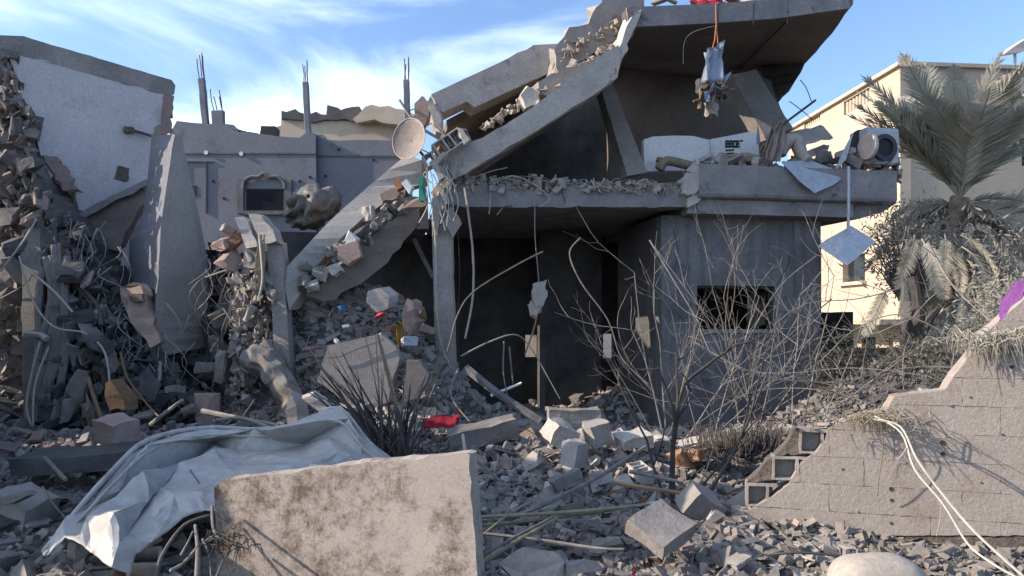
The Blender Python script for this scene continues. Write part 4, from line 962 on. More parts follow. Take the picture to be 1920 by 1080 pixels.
# ------------------------------------------------------------------ white crumpled metal sheet
sheet_rows = [
 [(84, 1036, 4.55), (140, 966, 4.95), (204, 892, 5.45), (277, 827, 6.1), (386, 804, 6.6), (485, 807, 6.7), (569, 795, 6.75), (634, 767, 6.8), (690, 830, 6.7), (730, 862, 6.6)],
 [(96, 1040, 4.5), (150, 974, 4.9), (216, 904, 5.35), (286, 842, 5.95), (386, 816, 6.45), (485, 818, 6.5), (572, 808, 6.5), (636, 790, 6.5), (682, 842, 6.4), (722, 870, 6.3)],
 [(128, 1006, 4.6), (190, 960, 4.95), (240, 915, 5.5), (300, 862, 6.15), (388, 845, 6.6), (455, 850, 6.6), (560, 842, 6.45), (622, 818, 6.3), (664, 850, 6.3), (708, 876, 6.2)],
 [(140, 1018, 4.5), (215, 955, 4.75), (268, 900, 5.1), (318, 868, 5.6), (392, 858, 6.0), (452, 862, 6.0), (545, 858, 5.9), (612, 840, 5.8), (650, 868, 5.8), (690, 884, 5.8)],
 [(160, 1036, 4.45), (222, 985, 4.6), (262, 940, 4.95), (316, 898, 5.4), (390, 880, 5.6), (440, 888, 5.5), (500, 878, 5.4), (580, 868, 5.4), (630, 872, 5.4), (680, 890, 5.4)],
 [(178, 1046, 4.3), (224, 1030, 4.35), (272, 985, 4.6), (322, 932, 4.95), (380, 920, 5.1), (430, 930, 5.0), (480, 890, 5.0), (560, 878, 5.0), (620, 880, 5.0), (670, 895, 5.0)],
 [(205, 1070, 4.2), (236, 1078, 4.25), (282, 1020, 4.5), (336, 976, 4.8), (392, 954, 4.9), (420, 948, 4.85), (470, 905, 4.8), (540, 890, 4.7), (600, 890, 4.7), (650, 900, 4.7)]]
bm = bmesh.new()
rows = [[bm.verts.new(P(*q)) for q in r] for r in sheet_rows]
for a, b in zip(rows, rows[1:]):
    for i in range(len(a) - 1):
        if (i + len(b)) % 2: bm.faces.new((a[i], a[i + 1], b[i + 1])); bm.faces.new((a[i], b[i + 1], b[i]))
        else: bm.faces.new((a[i], a[i + 1], b[i])); bm.faces.new((a[i + 1], b[i + 1], b[i]))
bm.verts.ensure_lookup_table()
rr = random.Random(17)
for r_, row in enumerate(rows):
    for c_, v in enumerate(row):
        if 0 < r_ < len(rows) - 1 and 0 < c_ < len(row) - 1: v.co += Vector((rr.gauss(0, .05), rr.gauss(0, .09), rr.gauss(0, .035)))
bmesh.ops.subdivide_edges(bm, edges=bm.edges[:], cuts=1, use_grid_fill=True)
for v in bm.verts:
    v.co += noise.noise_vector(v.co * 4.1) * Vector((.05, .07, .05)).length * .45
bmesh.ops.triangulate(bm, faces=[f for f in bm.faces if len(f.verts) > 3])
bmesh.ops.subdivide_edges(bm, edges=bm.edges[:], cuts=3, use_grid_fill=True)
for v in bm.verts:                     # pressed ribs of the sheet and small dents
    k3 = abs((v.co.x * .9 + v.co.y * .55) * 3.4 % 1 - .5) * 2
    v.co += Vector((.1, -.35, .5)) * (max(0, k3 - .8) * .09) + noise.noise_vector(v.co * 7) * .008 + noise.noise_vector(v.co * 19) * .003
bmesh.ops.recalc_face_normals(bm, faces=bm.faces)
sheet = thing('crumpled_sheet', P(400, 1000, 5.2), 'crumpled white sheet metal panel with folded rim sprawled over the rubble', 'metal sheet')
so_ = mk('panel', bm, 'sheet', sheet, smooth=True)
try:
    bpy.context.view_layer.update()
    for f in so_.data.polygons: f.use_smooth = True
    so_.data.set_sharp_from_angle(angle=rad(13))
except Exception as e: print('sharp', e)
md_ = so_.modifiers.new('thickness', 'SOLIDIFY'); md_.thickness = .006; md_.use_even_offset = False
mk('rim', tube_bm(smooth_path([P(x, y - 2, d) for x, y, d in sheet_rows[0]], 4), .022, 6), 'sheet', sheet, smooth=True)
mk('rim', tube_bm(smooth_path([P(x, y, d - .02) for x, y, d in [(84, 1040, 4.5)] + sheet_rows[1][1:]], 4), .012, 6), 'sheet', sheet, smooth=True)

# ------------------------------------------------------------------ right block wall
WA, WB = (P(1370, 0, 5.75).x, 5.75), (P(1930, 0, 5.2).x, 5.2)
wd = lambda px: line_d(px, WA, WB)
wdir = Vector((WB[0] - WA[0], WB[1] - WA[1], 0)).normalized(); wnr = Vector((-wdir.y, wdir.x, 0))
W0 = Vector((WA[0], WA[1], 0))
def wall_uv(px, py):
    p = P(px, py, wd(px)); return ((p - W0).dot(wdir), p.z)
bw = thing('block_wall', W0, 'sunlit broken block wall stepping up to the right, old plaster and exposed hollow blocks', 'wall')
shell = [(1373, 1004), (1398, 960), (1449, 931), (1480, 907), (1502, 867), (1529, 849), (1547, 827), (1553, 802), (1591, 787), (1618, 778), (1662, 771), (1676, 744), (1724, 738), (1773, 731), (1791, 702), (1827, 658), (1844, 627), (1876, 600), (1940, 545), (2080, 500), (2080, 1004)]
shell_uv = [wall_uv(*q) for q in shell]
rw = random.Random(5)
def clip_rect(pl, u0, u1, z0, z1):
    def clip(pts, ax, val, keep_less):
        out = []
        for i in range(len(pts)):
            a, b = pts[i - 1], pts[i]
            ia = (a[ax] <= val) == keep_less; ib = (b[ax] <= val) == keep_less
            if ia != ib:
                t = (val - a[ax]) / (b[ax] - a[ax]); out.append(tuple(a[k] + (b[k] - a[k]) * t for k in (0, 1)))
            if ib: out.append(b)
        return out
    for ax, val, kl in ((0, u0, False), (0, u1, True), (1, z0, False), (1, z1, True)):
        pl = clip(pl, ax, val, kl)
        if len(pl) < 3: return []
    return pl
zs = [wall_uv(1480, y)[1] for y in (1004, 953, 904, 854, 803)]
ch = (zs[-1] - zs[0]) / 4
zrow = [zs[0] + ch * k for k in range(12)]
def uvw(u, z, w=0): return W0 + wdir * u + wnr * w + Vector((0, 0, z))
for r in range(11):
    off = (r % 2) * ch + .06
    u = off - .44
    while u < 3.4:
        g_ = .0008 + .0012 * rw.random()
        c = clip_rect(shell_uv, u + g_, u + .44 - g_, zrow[r] + g_, zrow[r + 1] - g_)
        if len(c) >= 3:
            cl = [c[0]]
            for q in c[1:]:
                if abs(q[0] - cl[-1][0]) + abs(q[1] - cl[-1][1]) > .004: cl.append(q)
            area = abs(sum(cl[i - 1][0] * cl[i][1] - cl[i][0] * cl[i - 1][1] for i in range(len(cl)))) / 2
            if len(cl) >= 3 and area > .0012:
                pr = rw.uniform(-.0015, .0015)
                poly('block', [uvw(a, b, pr) for a, b in cl], wnr * .18, 'block', bw, rough=.0035, step=.04, seed=rw.randrange(99), rings=2)
        u += .44
# mortar core set back in the joints
poly('mortar', [uvw(a, b, .006) for a, b in shell_uv], wnr * .16, 'block', bw, rough=.002, step=.08, rings=2)
poly('footing', [uvw(*wall_uv(*q), .01) for q in [(1366, 1006), (2080, 1006), (2080, 1075), (1420, 1065), (1385, 1040), (1362, 1022)]], wnr * .2, 'mortar', bw, rough=.03, step=.05, seed=7, rings=4)
# exposed hollow blocks down the broken edge
for (a, b, c, d_) in ((1498, 1556, 804, 853), (1447, 1508, 855, 903), (1398, 1452, 905, 953), (1372, 1404, 955, 1002)):
    (ua, zt_), (ub, zb_) = wall_uv(a, c), wall_uv(b, d_)
    hbk = []
    t_ = .022
    for nm, q in (('block_web', (ua, ua + t_, zb_, zt_)), ('block_web', (ua + t_ + .001, ub + .02, zt_ - t_, zt_ - .001)), ('block_web', (ua + t_ + .001, ub + .02, zb_ + .001, zb_ + t_ * .7)), ('block_web', (ub - .06, ub - .06 + t_, zb_ + t_, zt_ - t_))):
        x0_, x1_, y0_, y1_ = q
        bm = bmesh.new(); bm_add_box(bm, uvw((x0_ + x1_) / 2, (y0_ + y1_) / 2, .085), wdir * (x1_ - x0_) / 2, wnr * .075, Vector((0, 0, (y1_ - y0_) / 2))); roughen(bm, 3, .006, 12, int(a)); mk(nm, bm, 'block', bw)
    bm = bmesh.new(); bm_add_box(bm, uvw((ua + ub) / 2, (zb_ + zt_) / 2, .15), wdir * (ub - ua - .01) / 2, wnr * .012, Vector((0, 0, (zt_ - zb_) / 2 - .002))); mk('block_shell', bm, 'cavity', bw)
for q in ([(1449, 860), (1480, 826), (1486, 806), (1497, 803), (1497, 853), (1452, 856)], [(1400, 905), (1424, 884), (1440, 862), (1447, 858), (1447, 900), (1402, 908)], [(1362, 1000), (1374, 975), (1392, 955), (1399, 955), (1388, 985), (1374, 1004)]):
    poly('block', [uvw(*wall_uv(*p_), .02) for p_ in q], wnr * .14, 'mortar', bw, rough=.01, step=.04)
for px, py, r_ in ((1767, 830, .019), (1768, 851, .016), (1671, 917, .016), (1672, 938, .013), (1671, 981, .011), (1429, 991, .013), (1727, 1016, .034), (1897, 688, .014), (1640, 1034, .02), (1785, 762, .008), (1820, 745, .008), (1580, 880, .010), (1700, 868, .006), (1610, 960, .006), (1840, 905, .007), (1880, 815, .008)):
    u_, z_ = wall_uv(px, py); mk('bullet_hole', disc(uvw(u_, z_, -.005), wnr, r_, .02, 9), 'plasterD', bw)
for q in ([(1588, 905), (1606, 880), (1622, 900), (1612, 930)], [(1700, 800), (1712, 830), (1704, 860)]):
    pass
# pale cables over the wall
for i, (pts, r, m, lab) in enumerate([
    ([(1636, 786, 5.3), (1688, 800, 5.15), (1720, 862, 4.9), (1770, 930, 4.7), (1830, 1000, 4.4), (1935, 1095, 4.1)], .013, 'rope', 'pale cable slanting down the block wall, upper one of the pair'),
    ([(1640, 780, 5.35), (1690, 812, 5.1), (1715, 880, 4.9), (1768, 945, 4.7), (1815, 1020, 4.5), (1860, 1056, 4.35), (1905, 1082, 4.2)], .011, 'rope', 'pale cable slanting down the block wall, lower one of the pair'),
    ([(1712, 778, 5.3), (1800, 830, 5.1), (1860, 860, 4.9), (1885, 880, 4.8)], .004, 'wireB', 'thin dark wire stretched across the block wall to the right'),
    ([(1646, 790, 5.32), (1656, 830, 5.3), (1648, 900, 5.36), (1645, 930, 5.4)], .006, 'reed', 'limp reed strand hanging down the block wall'),
    ([(1765, 945, 4.7), (1762, 975, 4.72), (1756, 1005, 4.74)], .004, 'rope', 'short cable end dangling from the pale pair'),
    ([(1700, 840, 5.0), (1690, 855, 5.0), (1682, 862, 5.02)], .008, 'rope', 'short frayed end at the knot of the pale cables')]):
    o = mk('cable', tube_bm(smooth_path(PD(pts)), r * .6, 6), m); tag(o, lab, 'cable')
bm = bmesh.new(); n = 26
tube_bm([P(1700 + 18 * math.cos(t), 792 + 20 * math.sin(t), 5.25) for t in np.linspace(0, 6.28, n)], .004, 5, bm); o = mk('wire_loop', bm, 'wire'); tag(o, 'thin wire loop lying on top of the block wall', 'wire')
def fibre_clump(name, c, n, L, mat, label, cat, spread=(.2, .1), r=.004, down=True, seed=0):
    rr = random.Random(seed); bm = bmesh.new()
    for k in range(n):
        p = c + Vector((rr.gauss(0, spread[0]), rr.gauss(0, spread[1]), rr.gauss(0, .03)))
        a = rr.uniform(0, 6.28); l = L * rr.uniform(.4, 1.1)
        h = Vector((math.cos(a), math.sin(a) * .7, rr.uniform(.0, .6))) * l * .35
        tube_bm(smooth_path([p, p + h, p + h * 1.5 + Vector((0, -.02, -l * .5 if down else l * .5))], 3), r, 3, bm, r1=r * .4)
    o = mk(name, bm, mat); tag(o, label, cat); return o
fibre_clump('dry_plant_clump', P(1640, 784, 5.4), 150, .22, 'reed', 'matted dry greenish plant clump on the block wall beside the cable knot', 'plant', seed=1, spread=(.16, .05))
fibre_clump('dry_plant_clump', P(1868, 640, 5.2), 260, .34, 'frondD', 'hanging mat of dry fibres on the highest part of the block wall', 'plant', seed=2, spread=(.12, .06))
for k, (px, py) in enumerate([(1484, 800), (1520, 798), (1546, 796), (1730, 732), (1748, 735), (1566, 796)]):
    o = link_mesh('wall_top_stone', CH[k], P(px, py, 5.6), rot=rot_rand(R, .4), scale=(.1, .07, .05), mat=M['block']); tag(o, 'small stone on the top of the block wall', 'stone', 'small stones on the block wall')

# ------------------------------------------------------------------ added wall out of view on the left, outline shaped to shade the rubble
def nb(t): return Vector((-5.3 - 2.3 * t, 4.35 + 5.2 * t, 0))
prof = [(0, -.3), (0, 3.2), (.05, 3.4), (.11, 3.45), (.15, 4.2), (.22, 4.4), (.30, 4.2), (.34, 3.6), (.40, 3.4), (.50, 3.3), (.58, 3.5), (.66, 3.2), (.68, 1.1), (.74, .9), (.77, 3.0), (.85, 3.3), (1.0, 3.1), (1.0, -.3)]
o = poly('shade_wall', [nb(t) + Vector((0, 0, z)) for t, z in prof], Vector((-.25, -.1, 0)), 'conc', rough=.04, step=.15, seed=4); tag(o, 'ragged wall added out of view on the left to shade the rubble', 'wall')
# ------------------------------------------------------------------ rubble
GRPn = {}
def at(px, d): x = (px - 960) / F * d; return x, d
MIX = {'g': ['conc', 'conc', 'concL', 'conc', 'concD'], 'l': ['concL', 'concL', 'conc', 'concL', 'pink'], 'm': ['conc', 'concL', 'pink', 'conc', 'brick', 'concD', 'conc']}
ZONES = [ # phrase, px range, d range, chunks, plates, blocks, size lo/hi, mix
  ('in the sunlit heap before the room', (900, 1300), (6.6, 8.7), 56, 22, 12, .10, .30, 'l'),
  ('in the rubble right of the stained panel', (900, 1400), (4.5, 6.5), 34, 24, 4, .07, .24, 'g'),
  ('in the rubble behind the white metal sheet', (-20, 560), (6.6, 9.2), 52, 30, 5, .08, .30, 'l'),
  ('in the rubble at the lower left', (-40, 380), (4.2, 6.4), 46, 22, 3, .07, .26, 'g'),
  ('on the debris pile left of the column', (560, 820), (9.2, 10.5), 44, 20, 2, .10, .34, 'm'),
  ('on the floor of the dark open room', (860, 1240), (10.4, 13.4), 24, 12, 1, .12, .34, 'g'),
  ('between the shrub and the block wall', (1240, 1470), (6.0, 8.4), 20, 8, 1, .08, .24, 'g')]
rz = random.Random(21)
LAB = {'concrete_chunk': ('concrete chunk ', 'concrete chunk', 'broken concrete chunks '), 'concrete_plate': ('flat plate ', 'concrete plate', 'flat concrete plates '), 'hollow_block': ('hollow block ', 'hollow block', 'hollow blocks ')}
HERO_CLEAR = [(at(1238, 4.9), .42), (at(900, 8), .5)]
def drop(kind, protos, phrase, x, y, s, mat, lift=.25, flat=1., zr=(0, 1), lo_=.1, hi_=.3):
    m = rz.choice(protos)
    sc_ = (s * rz.uniform(.8, 1.25), s * rz.uniform(.8, 1.1), s * rz.uniform(.7, 1.1))
    o = link_mesh(kind, m, surf(x, y, s * lift), rot=rot_rand(rz, flat), scale=sc_, mat=M[mat])
    l = LAB[kind]; size = 'large ' if s > hi_ * .62 else ('small ' if s < lo_ * 1.35 else 'middling ')
    tone = {'conc': 'grey ', 'concL': 'pale ', 'concD': 'dark ', 'pink': 'pinkish ', 'brick': 'rusty '}[mat]
    px_ = x / y * F + 960; t = (px_ - zr[0]) / (zr[1] - zr[0]); side = ', left part' if t < .34 else (', middle part' if t < .67 else ', right part')
    tag(o, size + tone + l[0] + phrase + side, l[1], l[2] + phrase); return o
for phrase, pr, dr_, nc, npl, nb, lo, hi, mix in ZONES:
    hi *= .82
    for kind, protos, n_, fl in (('concrete_chunk', CH, nc, 1.), ('concrete_plate', PL, npl, .55), ('hollow_block', CB, nb, .9)):
        for k in range(n_):
            d = rz.uniform(*dr_); x, y = at(rz.uniform(*pr), d)
            if any((x - hx) ** 2 + (y - hy) ** 2 < r_ * r_ for (hx, hy), r_ in HERO_CLEAR): continue
            s = lo + (hi - lo) * rz.random() ** 2.2
            if kind == 'hollow_block': s = rz.uniform(.22, .36)
            if kind == 'concrete_plate': s *= 1.35
            drop(kind, protos, phrase, x, y, s, rz.choice(MIX[mix]), lift=.3, flat=fl, zr=pr, lo_=lo, hi_=hi)

# hand placed pieces that can be picked out in the photograph
def hero_box(name, c, dims, rot, mat, lab, cat, rough=.012, seed=0):
    bm = bmesh.new(); bm_add_box(bm, Vector(), Vector((dims[0] / 2, 0, 0)), Vector((0, dims[1] / 2, 0)), Vector((0, 0, dims[2] / 2)))
    bmesh.ops.subdivide_edges(bm, edges=bm.edges[:], cuts=4, use_grid_fill=True)
    for v in bm.verts:
        e = sum(1 for k in range(3) if abs(abs(v.co[k]) - dims[k] / 2) < 1e-4)
        v.co += noise.noise_vector(v.co * 7 + Vector((seed, 0, 0))) * rough * (1 + (e >= 2) * 1.6)
        if e >= 2: v.co *= 1 - rough * .8 * abs(noise.noise(v.co * 9 + Vector((0, seed, 0)))) * 4
    mt_ = Euler(rot).to_matrix()
    for v in bm.verts: v.co = mt_ @ v.co + c
    o = mk(name, bm, mat); tag(o, lab, cat); return o
hero_box('concrete_block', P(1240, 990, 4.9), (.36, .30, .11), (rad(24), rad(-14), rad(42)), 'conc', 'large square grey block tilted on edge at the lower right of the rubble', 'concrete block', rough=.006, seed=1)
hero_box('concrete_block', P(905, 812, 7.9), (.72, .26, .20), (rad(8), rad(-12), rad(12)), 'conc', 'long thick concrete beam piece with a sunlit left end behind the stained panel', 'beam piece', seed=2)
hero_box('concrete_block', P(1075, 782, 9.0), (.62, .3, .2), (0, 0, rad(4)), 'conc', 'flat low block in shade at the edge of the dark room', 'concrete block', seed=3)
hero_box('concrete_block', P(1186, 824, 7.6), (.32, .24, .12), (rad(12), rad(-8), rad(18)), 'concL', 'tilted sunlit block at the right end of the sunlit heap', 'concrete block', seed=4)
hero_box('concrete_block', P(1050, 812, 7.4), (.28, .24, .2), (rad(20), rad(20), rad(32)), 'concL', 'bright sunlit block on top of the heap, left one', 'concrete block', seed=5)
hero_box('concrete_block', P(1120, 812, 7.5), (.22, .2, .24), (rad(5), rad(-15), rad(20)), 'concL', 'bright sunlit block on top of the heap, right one', 'concrete block', seed=6)
hero_box('concrete_block', P(1062, 900, 6.3), (.26, .18, .1), (rad(-10), rad(-18), rad(20)), 'conc', 'grey brick shaped block below the sunlit heap', 'concrete block', seed=7)
hero_box('concrete_block', P(1078, 850, 6.9), (.2, .18, .22), (rad(8), rad(6), rad(50)), 'concL', 'half sunlit block in the middle of the heap', 'concrete block', seed=8)
hero_box('concrete_block', P(1312, 945, 5.8), (.26, .2, .2), (rad(22), rad(30), rad(20)), 'conc', 'rounded grey block left of the broken edge of the block wall', 'concrete block', seed=9)
hero_box('concrete_block', P(218, 806, 7.4), (.36, .28, .22), (rad(8), rad(5), rad(-30)), 'pink', 'brownish block with a sunlit end behind the white sheet', 'concrete block', seed=10)
hero_box('concrete_block', P(150, 860, 7.0), (1.0, .5, .16), (rad(4), rad(-3), rad(6)), 'concD', 'long dark grey slab lying flat left of the white sheet', 'slab', seed=11)
hero_box('concrete_block', P(50, 950, 5.6), (.34, .3, .2), (rad(5), rad(15), rad(-20)), 'conc', 'squarish grey block at the left edge of the rubble', 'concrete block', seed=12)
for k, (pp, dd, tv, m, lab) in enumerate([
    ([(604, 681), (614, 648), (716, 626), (742, 650), (750, 673), (739, 701), (728, 753), (690, 776), (645, 753), (596, 714)], 8.9, Vector((.02, .14, -.02)), 'concL', 'large pale panel with a crack leaning on the debris pile'),
    ([(762, 675), (785, 678), (804, 702), (783, 748), (757, 753)], 8.9, Vector((.02, .1, 0)), 'conc', 'smaller grey panel right of the cracked pale panel'),
    ([(690, 545), (712, 540), (730, 556), (726, 580), (706, 586), (686, 566)], 9.3, Vector((.1, .15, .03)), 'concL', 'pale bent piece sticking up on the debris pile'),
    ([(752, 590), (764, 560), (774, 566), (778, 604), (770, 628), (756, 616)], 9.3, Vector((.1, .12, 0)), 'pink', 'upright brownish shard on the debris pile'),
    ([(994, 956), (1006, 930), (1024, 912), (1032, 926), (1048, 950), (1030, 962)], 6.2, Vector((.05, .06, 0)), 'concL', 'fan shaped sunlit shard below the heap'),
    ([(936, 1056), (978, 1024), (1040, 1034), (1058, 1052), (1040, 1084), (960, 1086)], 4.35, Vector((.01, .06, -.05)), 'concL', 'pale tiled slab fragment at the bottom right of the stained panel'),
    ([(1060, 1062), (1100, 1052), (1122, 1056), (1126, 1072), (1062, 1080)], 4.35, Vector((0, .1, -.02)), 'conc', 'flat grey plate at the bottom, right of the tiled fragment'),
    ([(1338, 960), (1362, 966), (1340, 985), (1326, 978)], 5.5, Vector((0, .06, 0)), 'concL', 'small pale plate left of the block wall footing'),
    ([(0, 934), (40, 926), (54, 930), (20, 946), (0, 948)], 5.3, Vector((0, .1, 0)), 'conc', 'flat shard at the left edge'),
    ([(535, 770), (546, 740), (556, 760), (560, 796), (540, 798)], 8.6, Vector((.1, .1, 0)), 'concL', 'upright sunlit shard at the top of the white sheet'),
    ([(566, 748), (582, 742), (622, 768), (606, 778)], 8.5, Vector((.03, .1, .05)), 'concL', 'sunlit flat piece just behind the peak of the white sheet'),
    ([(198, 718), (206, 712), (232, 750), (234, 768), (206, 768), (196, 744)], 8.2, Vector((.1, .1, 0)), 'wood', 'torn orange brown board standing in the left rubble')]):
    o = poly('slab_piece', PP(pp, dd), tv, m, rough=.012, step=.08, seed=50 + k); tag(o, lab, 'slab piece')
o = mk('crack', tube_bm(smooth_path([P(614, 672, 8.87), P(640, 668, 8.87), P(668, 655, 8.87), P(706, 642, 8.87), P(720, 636, 8.87)], 3), .005, 4), 'plasterD'); tag(o, 'dark crack line across the large pale panel', 'crack')
o = cloth('red_cushion', [P(790, 784, 8.3), P(862, 776, 8.4), P(858, 800, 8.1), P(792, 806, 8.1)], 'red', amp=.04, seed=3, n=8); tag(o, 'red cushion lying at the foot of the front column', 'cushion')
o = cloth('purple_cloth', [P(1886, 552, 5.0), P(1935, 500, 4.8), P(1940, 530, 4.8), P(1870, 604, 5.0)], 'purple', amp=.02, seed=6, n=8); tag(o, 'purple cloth strip caught at the top of the block wall', 'cloth')
o = cloth('yellow_rag', [P(744, 610, 9.2), P(752, 598, 9.2), P(758, 650, 9.1), P(742, 656, 9.1)], 'yellow', amp=.04, seed=6, n=8); tag(o, 'mustard coloured rag on the debris pile', 'rag')
for k, (px, py, d, s, m, lab) in enumerate([(648, 612, 9.3, .09, 'whiteC', 'small white box on the debris pile'), (632, 640, 9.2, .09, 'metal', 'small pale round can on the debris pile'), (715, 592, 9.1, .12, 'red', 'crumpled red scrap on the debris pile'), (768, 640, 9.1, .2, 'metal', 'grey blue pot on the debris pile'),
    (640, 578, 9.3, .12, 'blue', 'blue scrap on the debris pile'), (1231, 946, 5.6, .08, 'blue', 'small blue scrap above the large square block'), (1189, 1073, 4.3, .035, 'red', 'tiny red scrap at the bottom of the rubble'), (908, 955, 5.6, .06, 'metal', 'small pale blue scrap right of the stained panel'), (800, 618, 9.4, .2, 'pink', 'tan lump against the front column'), (794, 590, 9.4, .2, 'wood', 'brown lump behind the front column')]):
    o = link_mesh('scrap', CH[(k * 3) % 16], P(px, py, d), rot=rot_rand(R), scale=(s, s * .8, s * .8), mat=M[m]); tag(o, lab, 'scrap')
# brown roots and earth under the shrub
fibre_clump('root_mass', P(1395, 850, 7.2), 420, .4, 'twigD', 'dark tangled root mass beside the broken edge of the block wall', 'roots', spread=(.2, .12), r=.008, seed=6, down=False)
for k, (px, py, s) in enumerate([(1300, 855, .3), (1330, 846, .24), (1278, 862, .2)]):
    o = link_mesh('clay_lump', CH[k], P(px, py, 7.4), rot=rot_rand(R), scale=(s * 1.4, s, s * .8), mat=M['brick']); tag(o, 'orange brown clay lump beside the dark root mass', 'clay lump', 'clay lumps beside the root mass')
fibre_clump('white_fibres', P(1395, 802, 7.1), 60, .14, 'rope', 'pale fibre tuft on top of the dark root mass', 'fibres', spread=(.07, .05), seed=8)
# pale sack at the bottom right
bm = bmesh.new(); bmesh.ops.create_icosphere(bm, subdivisions=4, radius=1)
sc0 = P(1655, 1112, 4.0)
for v in bm.verts:
    q = v.co.copy(); q = Vector((math.copysign(abs(q.x) ** .6, q.x) * .30 * (1 - .25 * max(0, q.x)), q.y * .2, math.copysign(abs(q.z) ** .7, q.z) * .21 * (1 - .45 * max(0, q.x))))
    v.co = sc0 + q + noise.noise_vector(q * 5) * .015
o = mk('pale_sack', bm, 'foam', smooth=True); tag(o, 'smooth pale rounded sack at the bottom edge before the block wall', 'sack')

# small debris that nobody could count: real geometry joined
def scatter(name, samples, mat, label, sizes, seed, flat=.6, kinds=12):
    rr = np.random.default_rng(seed)
    n = len(samples); T = []
    for k in range(kinds):
        bm = hull_bm(chunk_points(rp, .5, rp.uniform(.22, .48), (rp.uniform(.2, .36) if k % 2 else rp.uniform(.05, .12)), cut=.3)); bmesh.ops.triangulate(bm, faces=bm.faces)
        bmesh.ops.recalc_face_normals(bm, faces=bm.faces)
        T.append((np.array([v.co[:] for v in bm.verts]), np.array([[v.index for v in f.verts] for f in bm.faces]))); bm.free()
    V, Fc, off = [], [], 0
    pos = np.array(samples, float)
    idx = rr.integers(0, kinds, n)
    s = sizes[0] + (sizes[1] - sizes[0]) * rr.random(n) ** 3
    for k in range(kinds):
        tv, tf = T[k]; sel = np.where(idx == k)[0]; m_ = len(sel)
        if not m_: continue
        ax, ay, az = rr.normal(0, flat, m_), rr.normal(0, flat, m_), rr.uniform(0, 6.28, m_)
        cx, sx, cy, sy, cz, sz = np.cos(ax), np.sin(ax), np.cos(ay), np.sin(ay), np.cos(az), np.sin(az)
        Rm = np.empty((m_, 3, 3))
        Rm[:, 0] = np.stack([cy * cz, sx * sy * cz - cx * sz, cx * sy * cz + sx * sz], 1)
        Rm[:, 1] = np.stack([cy * sz, sx * sy * sz + cx * cz, cx * sy * sz - sx * cz], 1)
        Rm[:, 2] = np.stack([-sy, sx * cy, cx * cy], 1)
        sv = s[sel][:, None] * np.stack([rr.uniform(.8, 1.6, m_), rr.uniform(.7, 1.2, m_), rr.uniform(.5, 1.2, m_)], 1)
        vv = tv[None] * sv[:, None, :]
        vv = np.einsum('nij,nkj->nki', Rm, vv) + pos[sel][:, None, :] + np.array([0, 0, 1.]) * (s[sel] * .15)[:, None, None]
        V.append(vv.reshape(-1, 3)); ff = tf[None] + (off + np.arange(m_) * len(tv))[:, None, None]; Fc.append(ff.reshape(-1, 3)); off += m_ * len(tv)
    V = np.concatenate(V); Fc = np.concatenate(Fc)
    me = bpy.data.meshes.new(name); me.vertices.add(len(V)); me.vertices.foreach_set('co', V.ravel())
    me.loops.add(Fc.size); me.loops.foreach_set('vertex_index', Fc.ravel().astype(np.int32))
    me.polygons.add(len(Fc)); me.polygons.foreach_set('loop_start', np.arange(0, Fc.size, 3, dtype=np.int32)); me.polygons.foreach_set('loop_total', np.full(len(Fc), 3, np.int32))
    me.update(calc_edges=True); me.validate(); me.shade_flat(); me.materials.append(M[mat])
    o = link_mesh(name, me, (0, 0, 0)); tag(o, label, kind='stuff'); return o
def ground_samples(n, pr, dr, seed):
    rr = random.Random(seed); out = []
    for _ in range(n):
        d = math.sqrt(rr.uniform(dr[0] ** 2, dr[1] ** 2)); x, y = at(rr.uniform(*pr), d); out.append(surf(x, y)[:])
    return out
scatter('small_debris', ground_samples(27000, (-80, 2000), (3.9, 9.6), 1), 'debris', 'small stones and chips covering the ground', (.02, .11), 1)
scatter('small_debris', ground_samples(7000, (-80, 1600), (4.2, 9.6), 2), 'conc', 'pale chips of concrete strewn over the ground', (.02, .13), 2, flat=.35)
scatter('small_debris', ground_samples(1500, (-80, 1600), (4.4, 11), 3), 'conc', 'dark chips strewn over the ground', (.03, .14), 3, flat=.4)
scatter('small_debris', ground_samples(3000, (880, 1450), (4.2, 8.5), 24), 'conc', 'broken slivers and chips right of the stained panel', (.03, .17), 24, flat=.5)
scatter('small_debris', ground_samples(2600, (-60, 420), (4.3, 8.0), 25), 'debris', 'broken slivers and chips round the white sheet', (.03, .17), 25, flat=.5)
scatter('small_debris', ground_samples(900, (-80, 1500), (4.4, 9.5), 14), 'pink', 'pinkish plaster bits strewn over the ground', (.03, .14), 14)
scatter('small_debris', ground_samples(6000, (520, 860), (8.6, 12), 4), 'conc', 'broken bits covering the high debris pile', (.04, .2), 4)
scatter('small_debris', ground_samples(2500, (860, 1300), (9.4, 14), 5), 'conc', 'broken bits on the floor of the dark room', (.04, .2), 5)
scatter('small_debris', ground_samples(2500, (1500, 2050), (7.5, 12), 6), 'debris', 'broken bits on the bank behind the block wall', (.03, .12), 6)
scatter('small_debris', ground_samples(2600, (-80, 560), (8.5, 13), 7), 'conc', 'broken bits at the foot of the left ruins', (.04, .24), 7)
def poly_samples(n, outline, dfun, seed, back=.25):
    rr = random.Random(seed); out = []
    x0, x1 = min(p[0] for p in outline), max(p[0] for p in outline); y0, y1 = min(p[1] for p in outline), max(p[1] for p in outline)
    while len(out) < n:
        x, y = rr.uniform(x0, x1), rr.uniform(y0, y1)
        c = False; m_ = len(outline)
        for i in range(m_):
            (xa, ya), (xb, yb) = outline[i], outline[i - 1]
            if (ya > y) != (yb > y) and x < (xb - xa) * (y - ya) / (yb - ya) + xa: c = not c
        if c: out.append(P(x, y, dfun(x, y) + rr.uniform(-.3, back))[:])
    return out
